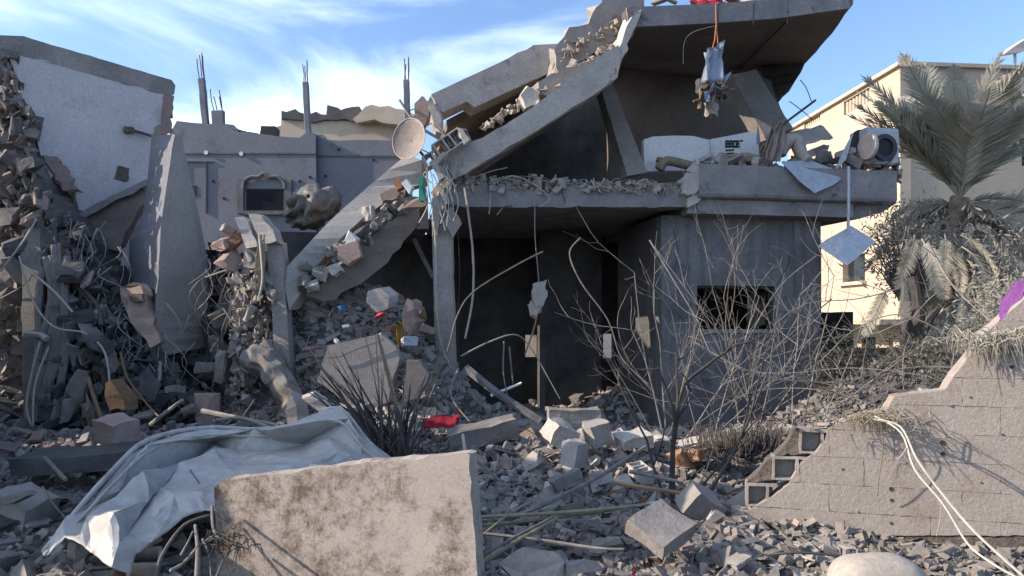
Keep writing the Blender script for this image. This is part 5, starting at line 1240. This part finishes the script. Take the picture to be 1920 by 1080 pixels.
scatter('broken_masonry', poly_samples(1500, [(-20, 90), (20, 90), (40, 180), (70, 230), (60, 300), (100, 380), (150, 430), (150, 540), (90, 560), (-20, 800), (-20, 300)], lambda x, y: 10.3, 8), 'conc', 'broken stones clinging to the craggy left ruin', (.03, .22), 8, flat=1.2)
scatter('broken_masonry', poly_samples(2200, [(100, 400), (160, 440), (210, 520), (290, 660), (390, 790), (60, 800), (80, 560)], lambda x, y: 10.5 - (y - 400) * .0025, 9), 'concD', 'broken stones on the slope below the leaning wall', (.03, .22), 9, flat=1.2)
scatter('broken_masonry', poly_samples(1600, [(390, 500), (420, 470), (520, 560), (600, 600), (560, 790), (340, 790), (385, 650)], lambda x, y: 11.2 - (y - 400) * .003, 10), 'concD', 'dark broken stones between the leaning wall and the grey column', (.05, .3), 10, flat=1.2)
scatter('broken_masonry', poly_samples(420, [(446, 500), (485, 470), (510, 520), (520, 680), (500, 720), (440, 780), (430, 640)], lambda x, y: 9.45, 11), 'conc', 'stones caught in the shredded mass beside the grey column', (.04, .18), 11, flat=1.2)
rl = random.Random(77)
LEFTZ = [('clinging to the craggy left ruin', [(0, 110), (30, 140), (60, 240), (110, 400), (140, 520), (60, 560), (0, 760)], lambda x, y: 10.0, 34), ('on the slope below the leaning wall', [(110, 430), (150, 470), (230, 620), (380, 780), (90, 790)], lambda x, y: 10.2 - (y - 400) * .0025, 44), ('in the dark gap before the grey column', [(395, 500), (430, 500), (520, 760), (350, 780), (390, 650)], lambda x, y: 10.8 - (y - 400) * .003, 28)]
for phrase, outl, df, n_ in LEFTZ:
    for q in poly_samples(n_, outl, df, n_, 0):
        s_ = rl.uniform(.12, .38); mt_ = rl.choice(['conc', 'concD', 'concD', 'conc', 'conc', 'concD', 'pink'])
        tone = {'conc': 'grey ', 'concL': 'pale ', 'concD': 'dark ', 'pink': 'pinkish '}[mt_]; pl_ = rl.random() < .55
        o = link_mesh('wall_fragment', rl.choice(PL if pl_ else CH), q, rot=Euler((rl.gauss(0, 1), rl.gauss(0, 1), rl.uniform(0, 6.28))), scale=(s_ * rl.uniform(.9, 1.7), s_, s_), mat=M[mt_])
        tag(o, ('large ' if s_ > .25 else 'small ') + tone + ('flat ' if pl_ else 'lumpy ') + 'fragment ' + phrase, 'wall fragment', 'wall fragments ' + phrase)
bm = bmesh.new()
for k in range(170):
    x, y = rl.choice([(rl.uniform(60, 240), rl.uniform(400, 640)), (rl.uniform(385, 520), rl.uniform(470, 660)), (rl.uniform(100, 380), rl.uniform(560, 740))])
    d0_ = 9.9 if x < 385 else 10.0; p = P(x, y, d0_ - (y - 400) * .0012); l = rl.uniform(.3, 1.1)
    tube_bm(smooth_path([p, p + Vector((rl.gauss(0, .12), -.08, -l * .4)), p + Vector((rl.gauss(0, .3), rl.gauss(0, .1), -l))], 4), rl.uniform(.004, .014), 4, bm, r1=.004)
o = mk('hanging_strands', bm, 'wire'); tag(o, 'countless thin wires and torn strands hanging over the left ruins', kind='stuff')
# debris on the first floor slab edge
sm = []
for k in range(2600):
    px = R.uniform(846, 1290); v = R.random() ** 1.6 * 1.6 - .02; p = HP(px, 350, v); sm.append((p.x, p.y, 3.36 + R.random() * .16 * (1 - v / 2)))
pass
scatter('slab_rubble', sm[:900], 'concL', 'coarse crumbled debris along the torn slab edge', (.04, .17), 22, flat=1.)
scatter('slab_rubble', sm[900:], 'debrisL', 'crumbled debris along the torn edge of the first floor slab', (.02, .12), 12, flat=.9)
sm = []
for k in range(520):
    px = R.uniform(1300, 1690); v = R.random() * .6; p = HP(px, 310, v); sm.append((p.x, p.y, zt + (R.random() * .05 if v < .12 else -.05 + R.random() * .2)))
for k in range(26):
    px = 1330 + 14 * k + R.uniform(-5, 5)
    if 1435 < px < 1475: continue
    mt_ = R.choice(['conc', 'concL', 'pink', 'concL']); s_ = R.uniform(.12, .3)
    o = link_mesh('balcony_rubble', R.choice(CH + PL), HP(px, 310, R.uniform(.0, .35)) + Vector((0, 0, s_ * .2)), rot=rot_rand(R, 1.2), scale=(s_ * 1.3, s_, s_), mat=M[mt_])
    tag(o, {'conc': 'grey', 'concL': 'pale', 'pink': 'pinkish'}[mt_] + ' broken piece heaped on the balcony beam', 'rubble', 'rubble heaped on the balcony beam')
scatter('slab_rubble', sm, 'concL', 'small debris along the balcony beam', (.02, .16), 13, flat=.9)
sm = []
for k in range(240):
    t = R.random(); p = HP(900 + 260 * t, 250 - 165 * t + R.gauss(0, 5) - 6, .12 + R.random() * .3); sm.append(p[:])
for k in range(160):
    t = R.random(); p = HP(1050 + 110 * t, 105 - 55 * t + R.gauss(0, 10), .35 + R.random() * .3); sm.append(p[:])
scatter('slab_rubble', sm, 'debrisL', 'crumbs on the slanted slabs of the collapsed roof', (.02, .13), 14, flat=.9)
bm = bmesh.new()
for k in range(90):
    px = R.uniform(846, 1290); p = HP(px, 350, R.uniform(-.08, .6)); p.z = 3.4 + R.random() * .12
    a = R.uniform(-.5, .5) + (0 if R.random() < .6 else 1.5); l = R.uniform(.1, .5)
    q = p + Vector((math.cos(a), R.uniform(-.2, .2), R.uniform(-.25, .3))) * l
    tube_bm(smooth_path([p, p.lerp(q, .5) + Vector((0, 0, R.uniform(0, .1))), q], 3), R.uniform(.003, .007), 4, bm)
o = mk('bent_fibres', bm, 'debrisL'); tag(o, 'bent rods and dry fibres on the torn slab edge', kind='stuff')
o = mk('bent_pipe', tube_bm(smooth_path([HP(925, 345, -.02), HP(960, 330, -.05), HP(1000, 345, -.06), HP(1030, 372, -.1), HP(1012, 388, -.12)], 4), .012, 7), 'debrisL'); tag(o, 'pale bent pipe curling over the torn slab edge', 'pipe')

# ------------------------------------------------------------------ sticks, planks, pipes
STK = [ # points, r, mat, label, name
 ([(874, 690, 9.4), (930, 735, 9.2), (1015, 790, 9.0)], .06, 'facade', 'long grey pipe leaning out of the dark room', 'pipe'),
 ([(920, 742, 9.6), (978, 718, 9.6)], .02, 'whiteC', 'thin white strip beside the long grey pipe', 'strip'),
 ([(898, 998, 5.2), (1020, 945, 5.4), (1120, 895, 6.2), (1210, 838, 7.0)], .022, 'twig', 'long pale pole slanting across the rubble up to the shrub', 'pole'),
 ([(890, 970, 5.2), (1040, 962, 5.3), (1180, 950, 5.6), (1230, 942, 5.7)], .016, 'reed', 'long reed lying nearly level right of the stained panel, upper', 'reed'),
 ([(894, 986, 5.0), (1000, 976, 5.2), (1120, 960, 5.5), (1190, 948, 5.6)], .014, 'reed', 'long reed lying nearly level right of the stained panel, lower', 'reed'),
 ([(890, 1066, 4.4), (960, 1020, 4.7), (1044, 972, 5.2)], .016, 'reed', 'reed slanting up from the foot of the stained panel', 'reed'),
 ([(892, 1050, 4.5), (960, 1010, 4.7), (1040, 968, 5.0)], .010, 'twig', 'thin reed beside the slanting one', 'reed'),
 ([(900, 1000, 4.8), (1010, 1012, 4.8), (1120, 1028, 4.7), (1170, 1030, 4.7)], .012, 'twig', 'bent pale stick left of the large square block', 'stick'),
 ([(896, 1010, 4.9), (960, 960, 5.0), (1000, 938, 5.2)], .008, 'reed', 'thin stick above the foot of the stained panel', 'stick'),
 ([(1150, 905, 6.2), (1280, 925, 6.0), (1330, 930, 5.9)], .02, 'wood', 'brown plank edge in front of the sunlit heap', 'plank'),
 ([(1180, 884, 6.4), (1270, 902, 6.3)], .02, 'twig', 'grey plank edge above the brown one', 'plank'),
 ([(165, 708, 8.8), (178, 750, 8.7), (198, 806, 8.6)], .025, 'wood', 'leaning brown stick in the left rubble', 'stick'),
 ([(226, 660, 8.9), (240, 710, 8.8), (282, 765, 8.6), (300, 782, 8.5)], .014, 'wood', 'thin curved brown stick hanging into the left rubble', 'stick'),
 ([(282, 796, 8.4), (310, 774, 8.3), (342, 750, 8.2)], .022, 'concL', 'pale sunlit stick in the left rubble', 'stick'),
 ([(380, 770, 8.6), (440, 782, 8.3), (524, 798, 8.0)], .03, 'twig', 'long pale stick lying behind the white sheet', 'stick'),
 ([(400, 790, 8.2), (450, 784, 8.2), (520, 806, 7.9)], .02, 'twig', 'second pale stick just below the long one behind the sheet', 'stick'),
 ([(84, 858, 6.5), (124, 900, 6.2)], .02, 'conc', 'thin grey bar lying left of the white sheet', 'bar'),
 ([(868, 815, 6.8), (874, 858, 6.6)], .016, 'concL', 'short pale stake behind the right corner of the stained panel', 'stake'),
 ([(888, 860, 6.4), (960, 920, 6.1)], .012, 'twig', 'thin dark stick below the sunlit heap', 'stick'),
 ([(1446, 1040, 4.6), (1500, 1036, 4.5), (1575, 1042, 4.4)], .01, 'wireB', 'black wire along the foot of the block wall', 'wire')]
for pts, r, m, lab, nm in STK:
    o = mk(nm, tube_bm(smooth_path(PD(pts), 4), r, 6, r1=r * .8), m); tag(o, lab, nm)
rq = random.Random(91)
for k in range(14):
    px = rq.uniform(900, 1360) if k % 2 else rq.uniform(0, 520); d = rq.uniform(5, 8.6) if k % 2 else rq.uniform(6.4, 9); p = surf(*at(px, d), .06); w_ = rq.uniform(.12, .35); a = rq.uniform(0, 6.28); e1 = Vector((math.cos(a), math.sin(a), rq.uniform(-.3, .5))) * w_; e2 = Vector((-math.sin(a), math.cos(a), rq.uniform(-.2, .4))) * w_ * rq.uniform(.3, .8)
    c_, nm_ = rq.choice([('clothG', 'grey'), ('cloth', 'pinkish'), ('wood', 'brown'), ('clothG', 'grey')]); wh = 'right of the stained panel' if k % 2 else 'behind the white sheet'
    o = cloth('torn_rag', [p, p + e1, p + e1 + e2, p + e2], c_, amp=.03, n=6, seed=k); tag(o, 'dusty ' + nm_ + ' rag in the rubble ' + wh, 'rag', 'dusty rags in the rubble')
for k in range(34):                   # bent reinforcing bars sticking out of the rubble
    z_ = rq.choice([((900, 1380), (4.8, 8.4), 'right of the stained panel'), ((-20, 560), (5.2, 9.2), 'round the white sheet'), ((560, 820), (8.8, 10), 'on the debris pile')])
    d = rq.uniform(*z_[1]); p = surf(*at(rq.uniform(*z_[0]), d)); a = rq.uniform(0, 6.28); l = rq.uniform(.25, .8)
    h = Vector((math.cos(a), math.sin(a) * .5, rq.uniform(.1, 1.1))).normalized() * l
    o = mk('bent_rebar', tube_bm(smooth_path([p, p + h * .5 + Vector((0, 0, rq.uniform(-.04, .06))), p + h + Vector((rq.gauss(0, .08), 0, rq.uniform(-.15, .05)))], 4), rq.uniform(.004, .007), 5), rq.choice(['rebar', 'wireB', 'rebar', 'wire']))
    tag(o, 'thin bent rod sticking out of the rubble ' + z_[2], 'rod', 'bent rods in the rubble ' + z_[2])
# hanging and curling cables of the left ruin
for k, (pts, r, m, lab) in enumerate([
    ([(68, 410, 9.7), (45, 450, 9.6), (0, 510, 9.6)], .014, 'rope', 'pale cable running to the left edge from the craggy ruin'),
    ([(40, 495, 9.5), (100, 545, 9.4), (136, 585, 9.4)], .014, 'rope', 'pale cable curling right of the far left pier'),
    ([(36, 480, 9.5), (60, 560, 9.4), (100, 612, 9.3), (160, 625, 9.2), (196, 660, 9.1), (206, 720, 9.0)], .012, 'rope', 'long pale cable looping over the dark slope'),
    ([(48, 626, 9.5), (76, 628, 9.45), (88, 636, 9.4)], .04, 'concL', 'short pale roll against the far left pier'),
    ([(76, 640, 9.4), (60, 700, 9.3), (50, 760, 9.2), (60, 800, 9.1)], .016, 'rope', 'pale cable hanging to the ground at the far left, left one'),
    ([(92, 650, 9.3), (66, 720, 9.2), (62, 800, 9.1)], .012, 'rope', 'pale cable hanging to the ground at the far left, right one'),
    ([(100, 420, 9.8), (120, 500, 9.7), (180, 570, 9.6), (190, 610, 9.5)], .03, 'concD', 'thick dark strand falling across the left slope'),
    ([(385, 520, 9.7), (430, 505, 9.6), (452, 500, 9.5)], .012, 'wire', 'thin wire reaching left from the sunlit plates'),
    ([(486, 440, 9.1), (492, 520, 9.05), (484, 560, 9.05)], .015, 'rope', 'pale strand hanging down beside the grey column')]):
    o = mk('cable', tube_bm(smooth_path(PD(pts)), r, 6), m); tag(o, lab, 'cable')

# ------------------------------------------------------------------ roots by the stained panel
rt_ = thing('bare_roots', P(360, 1080, 4.2), 'pale bare forked branches between the white sheet and the stained panel', 'branches')
for pts, r in [([(292, 1085, 4.3), (305, 1040, 4.35), (345, 985, 4.5), (395, 965, 4.6)], .014), ([(370, 1085, 4.2), (371, 1030, 4.3), (366, 985, 4.5)], .017), ([(320, 1070, 4.2), (345, 1055, 4.3), (372, 1025, 4.35), (400, 1005, 4.4)], .011), ([(398, 950, 4.6), (400, 990, 4.4), (412, 1010, 4.3), (430, 1012, 4.2)], .012),
                ([(340, 1040, 4.3), (352, 1018, 4.4), (362, 996, 4.4)], .009), ([(404, 1085, 4.1), (420, 1050, 4.12), (432, 1030, 4.14)], .008), ([(380, 1010, 4.35), (392, 1040, 4.3), (396, 1085, 4.2)], .008)]:
    mk('branch', tube_bm(smooth_path(PD(pts)), r, 6, r1=r * .6), 'twig', rt_, smooth=True)
fibre_clump('twig_tangle', P(425, 1020, 4.12), 80, .16, 'twigD', 'dark twig tangle at the left side of the stained panel', 'twigs', spread=(.06, .02), r=.004, seed=12)

# ------------------------------------------------------------------ bare shrubs before the facade
def branch(bm, p, d, L, r, depth, rr, bend=.25, up=.15, kids=(2, 4)):
    pts = [p.copy()]; n = 6; q = p.copy(); dd = d.copy()
    for i in range(n):
        dd = (dd + Vector((rr.gauss(0, bend), rr.gauss(0, bend), rr.gauss(0, bend) + up)) * .35).normalized()
        q = q + dd * L / n; pts.append(q.copy())
        if depth > 0 and i >= 1 and rr.random() < .38 + .1 * depth:
            k = (dd + Vector((rr.gauss(0, .7), rr.gauss(0, .5), rr.gauss(0, .5)))).normalized()
            branch(bm, q.copy(), k, L * rr.uniform(.35, .6), r * .55, depth - 1, rr, bend * 1.2, up)
    tube_bm(pts, r, 5 if r > .01 else 4, bm, r1=r * .35)
def shrub(name, base, stems, label, cat, mat, group=None):
    t = thing(name, base, label, cat, group)
    for (dirv, L, r, depth, seed) in stems:
        bm = bmesh.new(); branch(bm, base + Vector((random.Random(seed).uniform(-.12, .12), 0, 0)), Vector(dirv).normalized(), L, r, depth, random.Random(seed))
        mk('stem', bm, mat, t)
    return t
b1_ = surf(*at(1278, 6.3)); 
shrub('bare_tree', b1_ + Vector((0, 0, -.05)), [((-.02, .05, 1), 1.15, .034, 2, 1), ((.5, .3, 1), 1.6, .018, 2, 2), ((-.4, .4, 1), 1.4, .016, 2, 3), ((.9, .3, .8), 1.3, .013, 2, 4)], 'dark thin bare tree rising from the rubble before the facade', 'tree', 'twigD')
shrub('bare_shrub', surf(*at(1250, 9.2)), [((-.12, 0, 1), 2.22, 0.0124, 2, 11), ((.1, 0, 1), 2.00, 0.0112, 2, 12), ((.5, 0, 1), 1.78, 0.0099, 2, 13), ((-.5, 0, 1), 1.48, 0.0093, 2, 14), ((.8, 0, .9), 1.48, 0.0087, 2, 15)], 'pale bare shrub before the left edge of the windowed wall', 'shrub', 'twig')
shrub('bare_shrub', surf(*at(1400, 9.0)), [((-.1, 0, 1), 2.29, 0.0124, 2, 21), ((.25, 0, 1), 2.15, 0.0112, 2, 22), ((-.4, 0, 1), 1.85, 0.0099, 2, 23), ((.6, 0, .8), 1.48, 0.0093, 2, 24), ((.0, 0, 1), 1.78, 0.0074, 2, 25)], 'pale bare shrub rising across the window', 'shrub', 'twig')
shrub('bare_shrub', surf(*at(1520, 8.6)), [((.1, 0, 1), 2.00, 0.0112, 2, 31), ((-.45, 0, 1), 1.78, 0.0099, 2, 32), ((.5, 0, .9), 1.63, 0.0093, 2, 33), ((-.9, 0, .7), 1.63, 0.0087, 2, 34)], 'pale bare shrub before the right corner of the windowed wall', 'shrub', 'twig')
shrub('bare_shrub', surf(*at(1330, 8.7)), [((-.5, 0, 1), 1.7, 0.0079, 3, 41), ((.2, 0, 1), 1.9, 0.0079, 3, 42), ((.8, 0, .9), 1.6, 0.0072, 3, 43), ((-.9, 0, .8), 1.5, 0.0072, 3, 44)], 'low tangled pale shrub just left of the window', 'shrub', 'twig')
shrub('bare_shrub', surf(*at(1460, 8.2)), [((-.7, 0, 1), 1.6, 0.0079, 3, 51), ((.1, 0, 1), 1.8, 0.0079, 3, 52), ((.9, 0, .7), 1.6, 0.0072, 3, 53)], 'low tangled pale shrub below the right side of the window', 'shrub', 'twig')
ab = thing('arching_branches', P(1800, 720, 8), 'pale arching bare branches sweeping left from the bank across the wall foot', 'branches')
for k, pts in enumerate([
    [(1830, 690, 7.6), (1700, 690, 7.9), (1560, 716, 8.1), (1440, 708, 8.2), (1340, 672, 8.3)],
    [(1840, 720, 7.4), (1720, 735, 7.7), (1600, 720, 7.9), (1480, 712, 8.0), (1380, 690, 8.2)],
    [(1800, 640, 7.8), (1690, 590, 8.0), (1600, 620, 8.2), (1520, 690, 8.2), (1400, 740, 8.3)],
    [(1640, 760, 7.6), (1560, 735, 7.8), (1470, 728, 8.0), (1390, 742, 8.1), (1300, 800, 8.2)],
    [(1560, 560, 8.6), (1490, 620, 8.5), (1430, 680, 8.4), (1370, 760, 8.3), (1330, 810, 8.2)],
    [(1690, 540, 8.6), (1610, 560, 8.5), (1510, 570, 8.5), (1450, 610, 8.4)],
    [(1530, 480, 8.8), (1460, 540, 8.7), (1400, 640, 8.6), (1350, 720, 8.5)],
    [(1300, 640, 9), (1390, 690, 8.8), (1470, 700, 8.6), (1600, 690, 8.3), (1740, 705, 8)],
    [(1225, 460, 9.4), (1300, 560, 9.3), (1360, 640, 9.2)],
    [(1740, 455, 8.6), (1790, 540, 8.2), (1880, 620, 7.6)]]):
    bm = tube_bm(smooth_path(PD(pts), 5), .008 if k < 9 else .018, 5, r1=.004); rr = random.Random(60 + k)
    sp = smooth_path(PD(pts), 5)
    for q in sp[2::2]:
        if rr.random() < .75: branch(bm, q, Vector((rr.uniform(-1, .3), rr.uniform(-.3, .3), rr.uniform(-.3, 1))).normalized(), rr.uniform(.2, .8), .006, 1, rr)
    mk('branch', bm, 'twig', ab)
dv = thing('dead_vines', P(1000, 700, 9.4), 'thin bare vines hanging and looping across the dark open room', 'vines')
for k, pts in enumerate([
    [(1018, 472, 9.6), (970, 496, 9.5), (890, 545, 9.4), (858, 590, 9.3), (838, 660, 9.1), (800, 760, 8.8)],
    [(1088, 446, 9.6), (1068, 475, 9.6), (1090, 530, 9.5), (1140, 600, 9.4), (1165, 670, 9.3), (1215, 720, 9.1)],
    [(864, 668, 9.3), (920, 640, 9.3), (968, 628, 9.4), (1000, 660, 9.4), (1050, 748, 9.3)],
    [(860, 690, 9.2), (845, 740, 9.0), (880, 790, 8.8)],
    [(1218, 450, 9.5), (1260, 520, 9.4), (1320, 620, 9.3)],
    [(945, 640, 9.6), (944, 700, 9.6), (955, 760, 9.5)], [(955, 650, 9.6), (962, 720, 9.6)]]):
    mk('vine', tube_bm(smooth_path(PD(pts), 6), .013, 5, r1=.007), 'twig', dv)

# dark spiky dead fronds behind the stained panel
sf = thing('spiky_plant', surf(*at(745, 7.6)), 'dark dead spiky plant fanning up behind the white sheet', 'plant')
rr = random.Random(9)
def blade_bm(p, q, w, sag=.1):
    bm = bmesh.new(); pts = [p, p.lerp(q, .35) + Vector((0, 0, sag)), p.lerp(q, .7) + Vector((0, 0, sag * .9)), q]
    pts = smooth_path(pts, 3); n = len(pts); L_, R_ = [], []
    side = (q - p).cross(Vector((0, 1, 0))).normalized()
    for i, c in enumerate(pts):
        ww = w * (1 - (i / (n - 1)) ** 2) + .002
        L_.append((bm.verts.new(c - side * ww), bm.verts.new(c + Vector((0, ww * .8, 0))), bm.verts.new(c + side * ww)))
    for a, b in zip(L_, L_[1:]):
        for k in (0, 1): bm.faces.new((a[k], a[k + 1], b[k + 1], b[k]))
        bm.faces.new((a[2], a[0], b[0], b[2]))
    return bm
tips = [(560, 640), (575, 660), (600, 700), (620, 680), (668, 690), (640, 720), (690, 560), (700, 600), (716, 690), (745, 700), (760, 690), (720, 720), (770, 720), (790, 740), (610, 650), (585, 690), (655, 740), (700, 740), (735, 740), (800, 700), (850, 640), (680, 760), (812, 760), (560, 690), (640, 660)]
for k, (tx, ty) in enumerate(tips * 3):
    b0 = surf(*at(735 + rr.uniform(-35, 45), 7.6 + rr.uniform(-.2, .3)))
    q = P(tx + rr.uniform(-22, 22) * (k >= 25), ty + rr.uniform(-10, 50) * (k >= 25), 7.7 + rr.uniform(-.2, .6))
    mk('blade', blade_bm(b0, q, .011 if k < 25 else .006, rr.uniform(.0, .12)), 'twigD', sf)

# ------------------------------------------------------------------ palm tree and dusty bushes on the right
def frond_mesh(name, L, droop, n=62, wid=.55, mat='frond', seed=0, curl=0.):
    """Local frame: grows along +X, droops to -Z."""
    rr = random.Random(seed); bm = bmesh.new(); pts = []
    for i in range(13):
        t = i / 12; pts.append(Vector((L * t * (1 - .12 * droop * t), curl * t * t, -droop * L * t * t * .6)))
    tube_bm(pts, .022, 4, bm, r1=.005)
    for i in range(n):
        t = .12 + .88 * i / (n - 1); k = t * 12; a = int(min(11, k)); p = pts[a].lerp(pts[a + 1], k - a); tg = (pts[a + 1] - pts[a]).normalized()
        l = wid * math.sin(math.pi * min(1, .12 + t * .9)) ** .6 * rr.uniform(.8, 1.1)
        for s in (-1, 1):
            side = Vector((0, s, 0)); dv_ = (tg * .75 + side * .75 + Vector((0, 0, .25 + rr.gauss(0, .12)))).normalized()
            q = p + dv_ * l + Vector((0, 0, -l * .22)); w = tg * .021
            up_ = Vector((0, 0, .008))
            v = [bm.verts.new(x) for x in (p - w, p + w, p.lerp(q, .5) + w + up_, p.lerp(q, .5) - w + up_, q)]
            bm.faces.new((v[0], v[1], v[2], v[3])); bm.faces.new((v[3], v[2], v[4]))
    me = bpy.data.meshes.new(name); bm.to_mesh(me); bm.free(); me.materials.append(M[mat]); return me
palm = thing('palm_tree', P(1775, 640, 12.5), 'dusty date palm with upright green fronds before the tan building', 'palm tree')
pc = P(1800, 372, 12.5)
bm = tube_bm(smooth_path([P(1772, 690, 12.5), P(1770, 560, 12.5), P(1778, 470, 12.5), pc], 8), .19, 12, r1=.16)
for v in bm.verts: v.co += noise.noise_vector(v.co * 9) * .04
mk('trunk', bm, 'bark', palm)
FM = [frond_mesh('frond', 2.7, .35, seed=1), frond_mesh('frond', 2.4, .55, seed=2, curl=.3), frond_mesh('frond', 2.1, .8, seed=3, curl=-.3)]
FD = [frond_mesh('dead_frond', 1.7, 1.3, seed=4, mat='frondD', wid=.4), frond_mesh('dead_frond', 2.0, 1.0, seed=5, mat='frondD', wid=.42)]
rr = random.Random(31)
for k in range(34):
    az = rr.uniform(0, 6.28); el = rad(rr.choice((86, 83, 80, 76, 72, 66, 60)) + rr.uniform(-5, 5))
    link_mesh('frond', rr.choice(FM), pc, parent=palm, rot=Euler((rr.gauss(0, .5), -el, az), 'XYZ'), scale=rr.uniform(.72, 1.0), mat=M[rr.choice(('frond', 'frond', 'frondD'))])
for az, el, s in ((2.9, 58, .9), (3.0, 66, 1.0), (.2, 45, 1.), (.1, 60, 1.05), (1.6, 80, 1.1), (-.2, 72, 1.12), (3.4, 75, 1.0), (2.7, 55, .9), (.35, 50, .9)):
    link_mesh('frond', FM[0], pc, parent=palm, rot=Euler((0, -rad(el), az)), scale=s, mat=M['frond'])
for k in range(16):
    az = rr.uniform(0, 6.28); link_mesh('dead_frond', rr.choice(FD), pc - Vector((0, 0, .1)), parent=palm, rot=Euler((rr.gauss(0, .4), -rad(rr.uniform(-20, 15)), az)), scale=rr.uniform(.6, 1.0))
for k in range(34):                    # dry fronds hanging down round the trunk
    az = rr.uniform(0, 6.28); z_ = rr.uniform(.0, 1.3); o = pc - Vector((rr.gauss(0, .22), .1, .1 + z_))
    link_mesh('dead_frond', rr.choice(FD), o, parent=palm, rot=Euler((rr.gauss(0, .5), rad(rr.uniform(5, 50)) * (1 if k % 3 else -1), az)), scale=rr.uniform(.45, .8))
for k in range(22):
    q_ = P(rr.uniform(1660, 1900), rr.uniform(430, 560), rr.uniform(10.3, 10.9))
    link_mesh('dead_frond', rr.choice(FD), q_, parent=palm, rot=Euler((rr.gauss(0, .4), rad(rr.uniform(0, 50)), rr.uniform(0, 6.28))), scale=rr.uniform(.3, .55))
for k in range(14):
    az = rr.uniform(0, 6.28); link_mesh('frond', rr.choice(FM), pc, parent=palm, rot=Euler((rr.gauss(0, .3), -rad(rr.uniform(55, 86)), az)), scale=rr.uniform(.85, 1.05), mat=M[rr.choice(('frond', 'frondD'))])
def leafy(name, c, rad3, n, mat, label, seed, leaf=.05, cl=40, group=None, cat='bush'):
    rr = random.Random(seed); t = thing(name, c - Vector((0, 0, rad3[2])), label, cat, group)
    bm = bmesh.new(); ends = []
    for k in range(cl):
        a, b = rr.uniform(0, 6.28), math.acos(rr.uniform(-1, 1)); r_ = rr.random() ** .4
        e = c + Vector((math.cos(a) * math.sin(b) * rad3[0], math.sin(a) * math.sin(b) * rad3[1], math.cos(b) * rad3[2])) * r_
        ends.append(e); b0 = c - Vector((rr.uniform(-.2, .2) * rad3[0], 0, rad3[2]))
        tube_bm(smooth_path([b0, b0.lerp(e, .5) + Vector((rr.gauss(0, .1), rr.gauss(0, .1), .1)), e], 3), .012, 4, bm, r1=.004)
    mk('twigs', bm, 'twig', t)
    V, Fc = [], []
    for k in range(n):
        e = rr.choice(ends); p = e + Vector((rr.gauss(0, .13), rr.gauss(0, .13), rr.gauss(0, .13)))
        a = Vector((rr.gauss(0, 1), rr.gauss(0, 1), rr.gauss(0, 1))).normalized(); b = a.orthogonal().normalized()
        b = (Matrix.Rotation(rr.uniform(0, 6.28), 3, a) @ b); l = leaf * rr.uniform(.6, 1.4)
        i = len(V); V += [p, p + a * l * .5 + b * l * .13, p + a * l * 1.3, p + a * l * .5 - b * l * .13]; Fc.append((i, i + 1, i + 2, i + 3))
    lo = t.location.copy(); V = [v - c for v in V]
    me = bpy.data.meshes.new('foliage'); me.from_pydata(V, [], Fc); me.materials.append(M[mat]); link_mesh('foliage', me, c, parent=t)
    return t
leafy('dusty_bush', P(1700, 470, 11.2), (.65, .6, .75), 2000, 'leafG', 'pale dusty bush left of the palm trunk', 1, leaf=.08, cl=150)
leafy('dusty_bush', P(1840, 500, 11.0), (.75, .6, .7), 2000, 'leafG', 'pale dusty bush hanging right of the palm trunk', 2, leaf=.08, cl=150)
leafy('dusty_bush', P(1900, 600, 9.0), (.6, .5, .55), 3600, 'frondD', 'dusty bush behind the highest part of the block wall', 3, leaf=.06)
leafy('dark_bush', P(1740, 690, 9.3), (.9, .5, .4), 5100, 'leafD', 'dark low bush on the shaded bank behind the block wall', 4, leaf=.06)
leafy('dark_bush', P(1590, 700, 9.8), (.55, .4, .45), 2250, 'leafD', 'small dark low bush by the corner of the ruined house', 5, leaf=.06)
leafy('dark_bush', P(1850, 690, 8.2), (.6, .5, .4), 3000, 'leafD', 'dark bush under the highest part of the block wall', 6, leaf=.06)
tt = thing('forked_stump', P(1720, 640, 10.5), 'dark forked trunk before the palm', 'tree stump')
for pts, r in (([(1705, 700, 10.3), (1715, 640, 10.4), (1722, 580, 10.5), (1712, 520, 10.6)], .11), ([(1722, 640, 10.4), (1750, 590, 10.4), (1785, 562, 10.4)], .07), ([(1712, 650, 10.4), (1700, 600, 10.3), (1690, 690, 10.2)], .06)):
    mk('trunk', tube_bm(smooth_path(PD(pts)), r, 8, r1=r * .6), 'twigD', tt)
